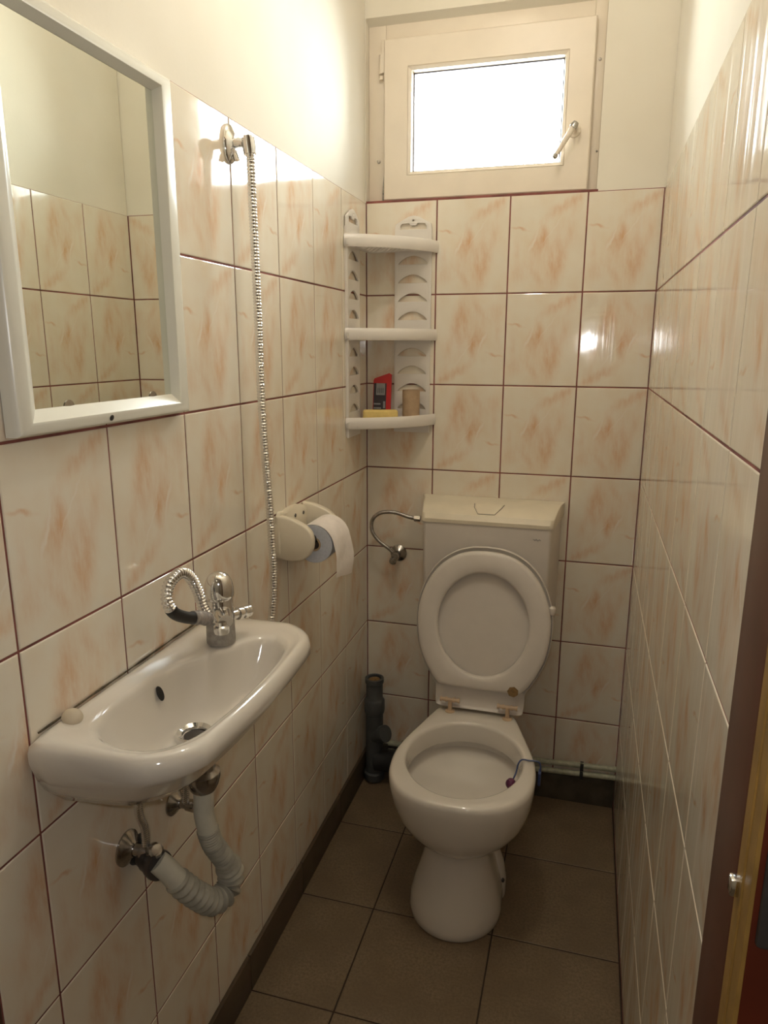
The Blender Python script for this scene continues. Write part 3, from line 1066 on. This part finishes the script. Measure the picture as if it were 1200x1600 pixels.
# loose sheet
bm = bmesh.new()
prof = []
for i in range(15):
    a = math.radians(150 - 150 * i / 14)
    k = 1.035 + 0.10 * max(0, (i - 5) / 9) ** 2
    prof.append((RC.x + RR * k * math.cos(a), RC.z + RR * k * math.sin(a)))
ex, ez = prof[-1]
for i in range(1, 10):
    t = i / 9
    prof.append((ex + 0.004 * math.sin(t * 3) + 0.004 * t, ez - 0.070 * t))
up_, dn_ = [], []
for side in (1, -1):
    rows = []
    for j in range(9):
        v = j / 8
        row = []
        for i, (px, pz) in enumerate(prof):
            t = max(0, i - 14) / 9
            yy = -0.651 + 0.105 * v + t * (0.016 * v - 0.010)
            wob = 0.0018 * math.sin(v * 7 + i * 0.4) * (i / 23) + 0.002 * math.sin(i * 0.9 + v * 3) * t
            row.append(Vector((px + wob + side * 0.0003, yy, pz - 0.026 * v * t * t)))
        rows.append(row)
    (up_ if side == 1 else dn_).extend(rows)
V1 = [[bm.verts.new(p) for p in r] for r in up_]
V2 = [[bm.verts.new(p) for p in r] for r in dn_]
for V in (V1, V2):
    for a_, b_ in zip(V, V[1:]):
        for i in range(len(a_) - 1):
            bm.faces.new((a_[i], a_[i + 1], b_[i + 1], b_[i]))
for a_, b_ in ((V1[0], V2[0]), (V1[-1], V2[-1])):
    for i in range(len(a_) - 1):
        bm.faces.new((a_[i], a_[i + 1], b_[i + 1], b_[i]))
for c_ in (0, -1):
    for j in range(8):
        bm.faces.new((V1[j][c_], V1[j + 1][c_], V2[j + 1][c_], V2[j][c_]))
finish(bm, 'loose_sheet', PAPER, roll, True, 60)

# ------------------------------------------------------------------ corner shelf
shelf = thing('corner_shelf', 'white plastic three tier corner shelf with arched cut-outs beside the window', 'shelf', (0.0, 0.0, 1.14))


def rail_shapes():
    w = 0.105
    out = [(0, 0), (w, 0), (w, 0.560)]
    for i in range(1, 10):
        t = i / 9
        out.append((w - 0.010 * (1 - math.cos(t * PI / 2)) - 0.0 + 0 * t, 0.560 + 0.032 * math.sin(t * PI / 2)) if i < 5 else (w - 0.0 - 0.02 - (w / 2 - 0.02) * ((i - 4) / 5), 0.590 + 0.012 * math.sin((i - 4) / 5 * PI / 2)))
    left = [(w - p[0], p[1]) for p in reversed(out[3:-1])]
    out = out + left + [(0, 0.560)]
    holes = []
    for k_ in range(9):
        zb = 1.618 - 0.0507 * k_ - 1.145
        arc = [(0.010, zb), (0.095, zb)]
        for i in range(0, 13):
            t = i / 12
            arc.append((0.095 - 0.085 * t, zb + 0.004 + 0.021 * math.sin(t * PI) ** 0.8))
        holes.append(arc)
    sl_ = [(0.014, 0.566), (0.091, 0.566), (0.091, 0.576), (0.086, 0.583), (0.065, 0.584), (0.060, 0.578), (0.045, 0.578), (0.040, 0.584), (0.019, 0.583), (0.014, 0.576)]
    holes.append(sl_)
    holes.append([(0.0525 + 0.0038 * math.cos(2 * PI * i / 12), 0.590 + 0.0038 * math.sin(2 * PI * i / 12)) for i in range(12)])
    return out, holes


ro, rh = rail_shapes()
flat_panel('wall_rail', ro, rh, 0.006, lambda x, y, d: Vector((0.0055 + d, -0.195 + x, 1.145 + y)), PLASW, shelf, 0.0008)
flat_panel('wall_rail', ro, rh, 0.006, lambda x, y, d: Vector((0.088 + x, -0.0055 + d, 1.145 + y)), PLASW, shelf, 0.0008)
bm = bmesh.new()
# flanges that hold the rails off the tiles
for (x0, x1, y0, y1) in ((0.0004, 0.0030, -0.195, -0.192), (0.0004, 0.0030, -0.093, -0.090), (0.088, 0.091, -0.0030, -0.0004), (0.190, 0.193, -0.0030, -0.0004)):
    box(bm, x0, x1, y0, y1, 1.147, 1.70)
finish(bm, 'rail_flange', PLASW, shelf, False)


def tray(z0):
    Rr = 0.215
    front = []
    for i in range(25):
        t = i / 24
        a = t * PI / 2
        # mix of a chord and a bulging arc
        p = Vector((Rr * math.cos(a), -Rr * math.sin(a), 0))
        c_ = Vector((Rr, 0, 0)).lerp(Vector((0, -Rr, 0)), t)
        front.append(c_.lerp(p, 0.55))
    front = [Vector((p.x * 0.985, p.y * 0.935, 0)) for p in front]
    # smooth rim band
    bm = bmesh.new()
    cx = Vector((0.004, -0.004, 0))
    def off(k, z):
        return [Vector((max(p.x * k, 0.0012), min(p.y * k, -0.0012), z)) for p in front]
    seq = [off(0.955, z0 + 0.004), off(0.99, z0), off(1.0, z0 + 0.003), off(1.006, z0 + 0.016), off(1.0, z0 + 0.030), off(0.99, z0 + 0.032), off(0.965, z0 + 0.030), off(0.958, z0 + 0.012), off(0.955, z0 + 0.004)]
    vr = [[bm.verts.new(p) for p in r] for r in seq[:-1]]
    vr.append(vr[0])
    for a_, b_ in zip(vr, vr[1:]):
        for i in range(24):
            bm.faces.new((a_[i], a_[i + 1], b_[i + 1], b_[i]))
    for c in (0, 24):
        bm.faces.new([vr[q][c] for q in range(8)])
    # back ledges along the two walls
    box(bm, 0.0090, Rr * 0.97, -0.0120, -0.0090, z0 + 0.004, z0 + 0.020)
    box(bm, 0.0090, 0.0120, -Rr * 0.97, -0.0090, z0 + 0.004, z0 + 0.020)
    t = finish(bm, 'shelf_tray', PLASW, shelf, True, 40)
    # perforated bottom
    outer = [(0.010, -0.010)] + [(p.x * 0.965 if p.x > 0.01 else 0.010, p.y * 0.965 if p.y < -0.01 else -0.010) for p in front]
    holes = []
    for i in range(14):
        for j in range(14):
            x, y = 0.026 + i * 0.0125 + (j % 2) * 0.006, -0.024 - j * 0.0125
            if x - y < 0.222 and x < 0.19 and y > -0.19:
                holes.append([(x + 0.0036 * math.cos(q * PI / 3), y + 0.0036 * math.sin(q * PI / 3)) for q in range(6)])
    flat_panel('perforated_floor', outer, holes, 0.003, lambda x, y, d: Vector((x, y, z0 + 0.0065 + d)), PLASW, t)
    return t


for z in (1.648, 1.409, 1.168):
    tray(z)

SZ = 1.168 + 0.0082
# things on the bottom shelf
soap = thing('sponge', 'yellow sponge lying at the left on the bottom corner shelf', 'sponge', (0.07, -0.11, SZ))
bm = bmesh.new()
box(bm, -0.049, 0.050, -0.017, 0.017, 0, 0.040, 0.006, 3)
bmesh.ops.rotate(bm, verts=bm.verts, cent=(0, 0, 0), matrix=Matrix.Rotation(0.33, 3, 'Z'))
bmesh.ops.translate(bm, verts=bm.verts, vec=(0.072, -0.103, SZ))
finish(bm, 'sponge_block', SOAP, soap)
tb = thing('cardboard_tube', 'brown cardboard toilet roll core standing on the bottom corner shelf', 'cardboard tube', (0.145, -0.055, SZ))
bm = bmesh.new()
lathe(bm, [(0.0235, 0), (0.0245, 0), (0.0250, 0.095), (0.0238, 0.095), (0.0235, 0)], (0.150, -0.052, SZ), n=32, cap=False)
finish(bm, 'tube_wall', CARD, tb)

pk = thing('red_packet', 'red card packet with a slanted top leaning behind the yellow sponge', 'packet', (0.07, -0.075, SZ))
MX = Matrix.Translation((0.060, -0.050, SZ)) @ Matrix.Rotation(-0.12, 4, 'X') @ Matrix.Rotation(0.12, 4, 'Z')
bm = bmesh.new()
o_ = [(-0.027, 0.0), (0.026, 0.0), (0.026, 0.138), (0.019, 0.142), (-0.024, 0.126), (-0.027, 0.120)]
ring_loft(bm, [[MX @ Vector((a, 0.0, b)) for a, b in o_], [MX @ Vector((a, 0.010, b)) for a, b in o_]], True, True)
finish(bm, 'packet_card', RED, pk, False)
bm = bmesh.new()
def plate(bm, x0, x1, z0, z1, y=-0.0012, th=0.0011):
    vs = box(bm, x0, x1, y, y + th, z0, z1)
    for v in vs:
        v.co = MX @ v.co
plate(bm, -0.025, 0.012, 0.004, 0.112)
finish(bm, 'printed_panel', DPRINT, pk, False)
bm = bmesh.new()
def plate2(x0, x1, z0, z1):
    plate(bm, x0, x1, z0, z1, -0.0022, 0.001)
plate2(-0.018, 0.008, 0.078, 0.112)
plate2(-0.024, -0.004, 0.050, 0.054)
plate2(-0.024, -0.002, 0.038, 0.042)
plate2(-0.024, -0.002, 0.026, 0.031)
plate2(0.004, 0.010, 0.040, 0.060)
finish(bm, 'grey_picture', SILV, pk, False)
bm = bmesh.new()
for i in range(4):
    plate(bm, -0.013 + i * 0.005, -0.0115 + i * 0.005, 0.083, 0.098, -0.0032, 0.0009)
finish(bm, 'dark_lines', DPRINT, pk, False)

# ------------------------------------------------------------------ toilet
TX = 0.405
toi = thing('toilet', 'white floor-standing toilet bowl with its seat and lid raised against the cistern', 'toilet', (TX, -0.45, 0.0))


_half = smooth_path([(0.0, 0.245, 0), (0.055, 0.245, 0), (0.092, 0.243, 0), (0.106, 0.232, 0), (0.120, 0.195, 0), (0.140, 0.130, 0), (0.160, 0.065, 0), (0.172, 0.010, 0), (0.1745, -0.045, 0),
                     (0.168, -0.095, 0), (0.150, -0.138, 0), (0.118, -0.172, 0), (0.074, -0.194, 0), (0.035, -0.2015, 0), (0.0, -0.203, 0)], 5)
_base = [(p.x, p.y) for p in _half] + [(-p.x, p.y) for p in reversed(_half[1:-1])]
YC = -0.497


def egg(cx, hw, yf, yb, z, rnd_=0.0, yc=YC, turn=0.0):
    """bowl outline: straight narrow back at yb, round front at yf; rnd_ blends towards an ellipse"""
    out = []
    for bx, by in _base:
        a = math.atan2(by / 0.224, bx / 0.1745)
        ex, ey = math.cos(a), math.sin(a)
        x, y = bx / 0.1745, (by / 0.245 if by > 0 else by / 0.203)
        x, y = x + (ex - x) * rnd_, y + (ey - y) * rnd_
        dx = x * hw
        dy = y * ((yb - yc) if y > 0 else (yc - yf))
        out.append(Vector((cx + dx * math.cos(turn) - dy * math.sin(turn), yc + dx * math.sin(turn) + dy * math.cos(turn), z)))
    return out


bm = bmesh.new()
E_ = lambda hw, yf, yb, z, r=1.0, cx=0.404: egg(cx, hw, yf, yb, z, r, turn=0.03)
G_ = lambda hw, yf, z, cx=0.398: egg(cx, hw, yf, -0.27, z, 1.0, yc=-0.535, turn=0.0)
rings = [G_(0.112, -0.650, 0.0005), G_(0.115, -0.655, 0.008), G_(0.116, -0.656, 0.025), G_(0.112, -0.650, 0.055), G_(0.101, -0.637, 0.095), G_(0.089, -0.622, 0.135),
         G_(0.080, -0.610, 0.172), G_(0.077, -0.606, 0.196), G_(0.080, -0.611, 0.207), E_(0.106, -0.634, -0.27, 0.219, 1.0), E_(0.131, -0.658, -0.26, 0.240, 0.9), E_(0.151, -0.679, -0.255, 0.268, 0.7),
         E_(0.163, -0.690, -0.25, 0.298, 0.4), E_(0.171, -0.698, -0.25, 0.335, 0.2), E_(0.1745, -0.702, -0.25, 0.368, 0.0), E_(0.1755, -0.703, -0.25, 0.390, 0.0), E_(0.173, -0.701, -0.252, 0.400, 0.0), E_(0.167, -0.695, -0.257, 0.4045, 0.0),
         ]
inn = lambda hw, yf, yb, z: egg(0.403, hw, yf, yb, z, 1.0, turn=0.03)
rings += [inn(0.149, -0.670, -0.325, 0.4048), inn(0.1445, -0.665, -0.330, 0.4025), inn(0.142, -0.662, -0.333, 0.396), inn(0.1405, -0.661, -0.334, 0.352), inn(0.143, -0.663, -0.332, 0.348), inn(0.158, -0.680, -0.312, 0.346),
          inn(0.156, -0.680, -0.312, 0.322), inn(0.141, -0.665, -0.328, 0.312), inn(0.118, -0.640, -0.355, 0.300), inn(0.088, -0.60, -0.39, 0.286), inn(0.05, -0.56, -0.44, 0.280)]
ring_loft(bm, rings, True, True)
bowl = finish(bm, 'bowl', PORC, toi, True, 55)
bm = bmesh.new()
rg2 = [egg(TX + 0.01, 0.055, -0.32, -0.17, z, 1.0, yc=-0.24) for z in (0.17, 0.20, 0.24, 0.262)]
ring_loft(bm, rg2, True, True)
finish(bm, 'rear_outlet', PORC, bowl, True, 60)
bm = bmesh.new()
rg3 = []
for z, hw, xx in ((0.0005, 0.027, 0.489), (0.05, 0.027, 0.489), (0.09, 0.025, 0.483), (0.13, 0.018, 0.476), (0.16, 0.008, 0.470)):
    rg3.append([Vector((xx + hw * math.cos(2 * PI * i / 32), -0.45 + hw * 1.5 * math.sin(2 * PI * i / 32), z)) for i in range(32)])
ring_loft(bm, rg3, True, True)
finish(bm, 'fixing_lug', PORC, bowl, True, 60)
bm = bmesh.new()
lathe(bm, [(0.0, 0), (0.006, 0.0), (0.005, 0.005), (0.0, 0.006)], (0.508, -0.474, 0.055), (1, -0.5, 0), n=14)
finish(bm, 'fixing_bolt', DARKM, bowl)

# seat plane: leans back, hinge at y=-0.262 z=0.415
HP = Vector((TX, -0.268, 0.412))
lean = math.radians(8)
sv = Vector((0, math.sin(lean), math.cos(lean)))        # up along the seat
nv = Vector((0, -math.cos(lean), math.sin(lean)))       # towards the room


def seatpt(x, s, d):
    return HP + Vector((x, 0, 0)) + sv * s + nv * d


_lh = smooth_path([(0.0, 0.457, 0), (0.045, 0.453, 0), (0.090, 0.437, 0), (0.134, 0.402, 0), (0.166, 0.350, 0), (0.183, 0.290, 0), (0.186, 0.235, 0), (0.178, 0.175, 0), (0.160, 0.125, 0), (0.138, 0.086, 0),
                   (0.125, 0.066, 0), (0.123, 0.045, 0), (0.121, 0.012, 0), (0.112, 0.001, 0), (0.06, 0.0, 0), (0.0, 0.0, 0)], 5)
lid_o = [(p.x, p.y) for p in _lh] + [(-p.x, p.y) for p in reversed(_lh[1:-1])]
_sh = smooth_path([(0.0, 0.446, 0), (0.045, 0.442, 0), (0.087, 0.427, 0), (0.129, 0.393, 0), (0.160, 0.344, 0), (0.177, 0.288, 0), (0.180, 0.236, 0), (0.173, 0.178, 0), (0.156, 0.130, 0), (0.134, 0.092, 0),
                   (0.120, 0.074, 0), (0.112, 0.067, 0), (0.09, 0.065, 0), (0.06, 0.0645, 0), (0.03, 0.064, 0), (0.0, 0.064, 0)], 5)
seat_o = [(p.x, p.y) for p in _sh] + [(-p.x, p.y) for p in reversed(_sh[1:-1])]


def ring3(pts, d, k=1.0, cy=0.243):
    return [seatpt(a * k, cy + (b - cy) * k, d) for a, b in pts]


bm = bmesh.new()
rings = [ring3(lid_o, -0.012, 0.955), ring3(lid_o, -0.010, 0.985), ring3(lid_o, -0.004, 1.0), ring3(lid_o, 0.006, 1.0), ring3(lid_o, 0.008, 0.990), ring3(lid_o, 0.004, 0.975), ring3(lid_o, 0.001, 0.955), ring3(lid_o, 0.0005, 0.5)]
ring_loft(bm, rings, True, True)
finish(bm, 'lid', PLASG, toi, True, 50)

bm = bmesh.new()
outer_k = seat_o
hole = []
for a, b in outer_k:
    an = math.atan2((b - 0.243) / 0.190, a / 0.180)
    hole.append((0.124 * math.cos(an), 0.243 + 0.143 * math.sin(an)))
mid = lambda t, d: [seatpt(o1[0] + (h1[0] - o1[0]) * t, o1[1] + (h1[1] - o1[1]) * t, d) for o1, h1 in zip(outer_k, hole)]
rings = [mid(0.0, 0.010), mid(0.0, 0.018), mid(0.05, 0.0225), mid(0.2, 0.025), mid(0.6, 0.0255), mid(0.88, 0.0235), mid(0.98, 0.020), mid(1.0, 0.016), mid(1.0, 0.009), mid(0.5, 0.0085), mid(0.0, 0.010)]
ring_loft(bm, rings, False, False)
finish(bm, 'seat', PLASG, toi, True, 50)
for hx in (-0.078, 0.080):
    bm = bmesh.new()
    c = seatpt(hx, 0.024, 0.016)
    lathe(bm, [(0.0, -0.026), (0.0052, -0.026), (0.0052, 0.026), (0.0, 0.026)], c, (1, 0, 0), n=16)
    for q in (-0.026, -0.012, 0.010, 0.024):
        lathe(bm, [(0.0, q - 0.0025), (0.0072, q - 0.0025), (0.0072, q + 0.0025), (0.0, q + 0.0025)], c, (1, 0, 0), n=16)
    p0 = Vector((c.x, c.y - 0.002, 0.404))
    lathe(bm, [(0.0, 0), (0.014, 0.0), (0.013, 0.003), (0.006, 0.005), (0.006, c.z - 0.404), (0.0, c.z - 0.404)], p0, n=20)
    finish(bm, 'hinge', HINGEP, toi, True, 40)
bm = bmesh.new()
lathe(bm, [(0.0, 0.0), (0.0155, 0.0), (0.014, 0.0012), (0.0, 0.0016)], seatpt(0.092, 0.072, 0.0245), nv, n=7)
finish(bm, 'brown_mark', STAIN, toi)
bm = bmesh.new()
c = seatpt(0.181, 0.300, 0.006)
lathe(bm, [(0.0, -0.012), (0.006, -0.012), (0.010, -0.004), (0.010, 0.006), (0.004, 0.011), (0.0, 0.011)], c, (0, 0.13, 1), n=16)
finish(bm, 'lid_buffer', PLASG, toi)

# freshener hanging on the rim
fr = thing('rim_freshener', 'blue wire clip with a purple freshener ball hooked over the right rim of the toilet', 'air freshener', (0.56, -0.47, 0.41))
bm = bmesh.new()
tube(bm, smooth_path([(0.586, -0.476, 0.365), (0.588, -0.476, 0.395), (0.582, -0.476, 0.4085), (0.560, -0.476, 0.4085), (0.543, -0.477, 0.4085), (0.5345, -0.481, 0.398), (0.531, -0.490, 0.380), (0.524, -0.515, 0.368)], 6), 0.0020, n=10)
finish(bm, 'wire_clip', BLUE, fr)
bm = bmesh.new()
box(bm, 0.583, 0.590, -0.488, -0.464, 0.350, 0.384, 0.002)
finish(bm, 'clip_plate', BLUE, fr)
bm = bmesh.new()
lathe(bm, [(0.0, -0.013), (0.007, -0.0115), (0.0115, -0.006), (0.013, 0.0), (0.0115, 0.006), (0.007, 0.0115), (0.0, 0.013)], (0.522, -0.520, 0.366), n=24)
finish(bm, 'freshener_ball', PURP, fr)

# ------------------------------------------------------------------ cistern
cis = thing('cistern', 'ivory plastic toilet cistern fixed to the back wall behind the raised seat', 'cistern', (TX, -0.002, 0.55))
bm = bmesh.new()


def crect(x0f, x1f, x0b, x1b, yf, z, r=0.012):
    """rectangle with rounded front corners, wall side at y=-0.002"""
    pts = [(x0b, -0.0022), ]
    for i in range(6):
        a = PI + (PI / 2) * i / 5
        pts.append((x0f + r + r * math.cos(a), yf + r + r * math.sin(a)))
    for i in range(6):
        a = 1.5 * PI + (PI / 2) * i / 5
        pts.append((x1f - r + r * math.cos(a), yf + r + r * math.sin(a)))
    pts.append((x1b, -0.0022))
    return [Vector((a, b, z)) for a, b in pts]


ring_loft(bm, [crect(0.232, 0.552, 0.20, 0.575, -0.120, 0.560), crect(0.222, 0.562, 0.19, 0.583, -0.140, 0.575), crect(0.218, 0.568, 0.187, 0.587, -0.160, 0.64),
               crect(0.214, 0.572, 0.184, 0.590, -0.165, 0.913)], True, True)
finish(bm, 'tank', PLASG, cis, True, 35)
bm = bmesh.new()
ring_loft(bm, [crect(0.211, 0.575, 0.182, 0.594, -0.168, 0.9135), crect(0.210, 0.576, 0.181, 0.595, -0.169, 0.924, 0.013), crect(0.209, 0.577, 0.180, 0.596, -0.160, 0.938, 0.013),
               crect(0.203, 0.582, 0.180, 0.596, -0.120, 0.952), crect(0.196, 0.588, 0.180, 0.596, -0.060, 0.957), crect(0.192, 0.590, 0.182, 0.594, -0.020, 0.958)], True, True)
finish(bm, 'tank_lid', PLAS, cis, True, 35)
bm = bmesh.new()
bp = [(-0.040, -0.086), (0.040, -0.086), (0.036, -0.118), (0.022, -0.150), (-0.022, -0.150), (-0.036, -0.118)]
def topz(y):
    y = -y
    return 0.957 - 0.005 * (y - 0.06) / 0.06 if y < 0.12 else 0.952 - 0.014 * (y - 0.12) / 0.04
ring_loft(bm, [[Vector((TX - 0.014 + a, b, topz(b) - 0.004)) for a, b in bp], [Vector((TX - 0.014 + a, b, topz(b) + 0.0008)) for a, b in bp], [Vector((TX - 0.014 + a * 0.95, -0.118 + (b + 0.118) * 0.95, topz(b) + 0.0018)) for a, b in bp]], True, True)
finish(bm, 'flush_button', PLAS, cis, True, 30)
bm = bmesh.new()
bq = [(a * 1.06, -0.118 + (b + 0.118) * 1.06) for a, b in bp]
tube(bm, [Vector((TX - 0.014 + a, b, topz(b) + 0.0004)) for a, b in (bq[0], bq[5], bq[4], bq[3], bq[2], bq[1])], 0.0008, n=6)
finish(bm, 'button_gap', DARKM, cis, False)
bm = bmesh.new()
ln = [(0.523, 0.884), (0.527, 0.881), (0.531, 0.885), (0.535, 0.880), (0.539, 0.884), (0.543, 0.881)]
tube(bm, [(a, -0.1653, b) for a, b in ln], 0.0008, n=6)
finish(bm, 'emblem', SILV, cis, False)

# flexible feed to the cistern, with its valve
fd = angle_valve('chrome angle valve on the back wall left of the cistern with looped hose', None, (0.103, 0.0, 0.765), (0, -1, 0),
                 [(0.098, -0.052, 0.780), (0.086, -0.056, 0.793), (0.060, -0.060, 0.812), (0.036, -0.062, 0.843), (0.036, -0.062, 0.880), (0.062, -0.062, 0.904), (0.105, -0.062, 0.908), (0.150, -0.062, 0.897), (0.178, -0.062, 0.894)],
                 (-0.15, -0.8, -0.5), 0.9, cat='water valve')
bm = bmesh.new()
lathe(bm, [(0.0, 0), (0.0095, 0.0), (0.0095, 0.018), (0.0, 0.018)], (0.167, -0.062, 0.8945), (1, 0, 0), n=6)
finish(bm, 'hose_nut', CHROME, fd, False)

# ------------------------------------------------------------------ waste pipe and water pipes
wp = thing('waste_pipe', 'dark grey capped plastic soil pipe standing in the far left corner', 'pipe', (0.042, -0.055, 0.0))
bm = bmesh.new()
WX, WY = 0.042, -0.062
lathe(bm, [(0.0, 0.004), (0.031, 0.004), (0.034, 0.008), (0.034, 0.03), (0.0285, 0.035), (0.0275, 0.24), (0.031, 0.243), (0.0325, 0.255), (0.0325, 0.285), (0.029, 0.290), (0.0265, 0.293), (0.0265, 0.345), (0.0300, 0.348), (0.0300, 0.362),
           (0.022, 0.362), (0.022, 0.352), (0.0, 0.352)], (WX, WY, 0), n=40)
wpp = finish(bm, 'soil_pipe', GREYP, wp, True, 40)
bm = bmesh.new()
lathe(bm, [(0.0, 0.0), (0.020, 0.0), (0.018, 0.004), (0.010, 0.007), (0.0, 0.007)], (WX, WY, 0.353), n=24)
finish(bm, 'pipe_plug', STAIN, wpp)
bm = bmesh.new()
lathe(bm, [(0.0, 0), (0.024, 0), (0.024, 0.030), (0.027, 0.032), (0.027, 0.048), (0.0, 0.05)], (WX + 0.005, WY - 0.008, 0.165), (0.8, -0.35, 0.42), n=28)
finish(bm, 'branch_socket', GREYP, wp)
bm = bmesh.new()
tube(bm, smooth_path([(WX + 0.01, WY - 0.005, 0.075), (0.11, -0.075, 0.085), (0.20, -0.11, 0.13), (0.30, -0.16, 0.20), (0.39, -0.19, 0.235)], 8), 0.036, n=28)
finish(bm, 'toilet_connector', DGREYP, wp)


def water_pipe(z0, z1, y, label):
    t = thing('water_pipe', label, 'pipe', (0.08, y, z0))
    bm = bmesh.new()
    tube(bm, [(0.078, y, z0), (0.3, y, z0 + (z1 - z0) * .31), (0.6, y, z0 + (z1 - z0) * .73), (W - 0.0005, y, z1)], 0.0085, n=18)
    p = finish(bm, 'pipe_run', PIPEW, t)
    bm = bmesh.new()
    for xx in (0.135,):
        lathe(bm, [(0.0, -0.011), (0.0125, -0.011), (0.0125, 0.011), (0.0, 0.011)], (xx, y, z0 + 0.003), (1, 0, 0.03), n=20)
    finish(bm, 'pipe_joint', DCHROME, t)
    bm = bmesh.new()
    box(bm, 0.69, 0.70, y - 0.010, -0.0095, z1 - 0.018, z1 + 0.004, 0.001)
    finish(bm, 'pipe_clip', DGREYP, t)
    return t


water_pipe(0.112, 0.142, -0.020, 'upper of the two thin white painted pipes low on the back wall')
water_pipe(0.084, 0.115, -0.022, 'lower of the two thin white painted pipes low on the back wall')
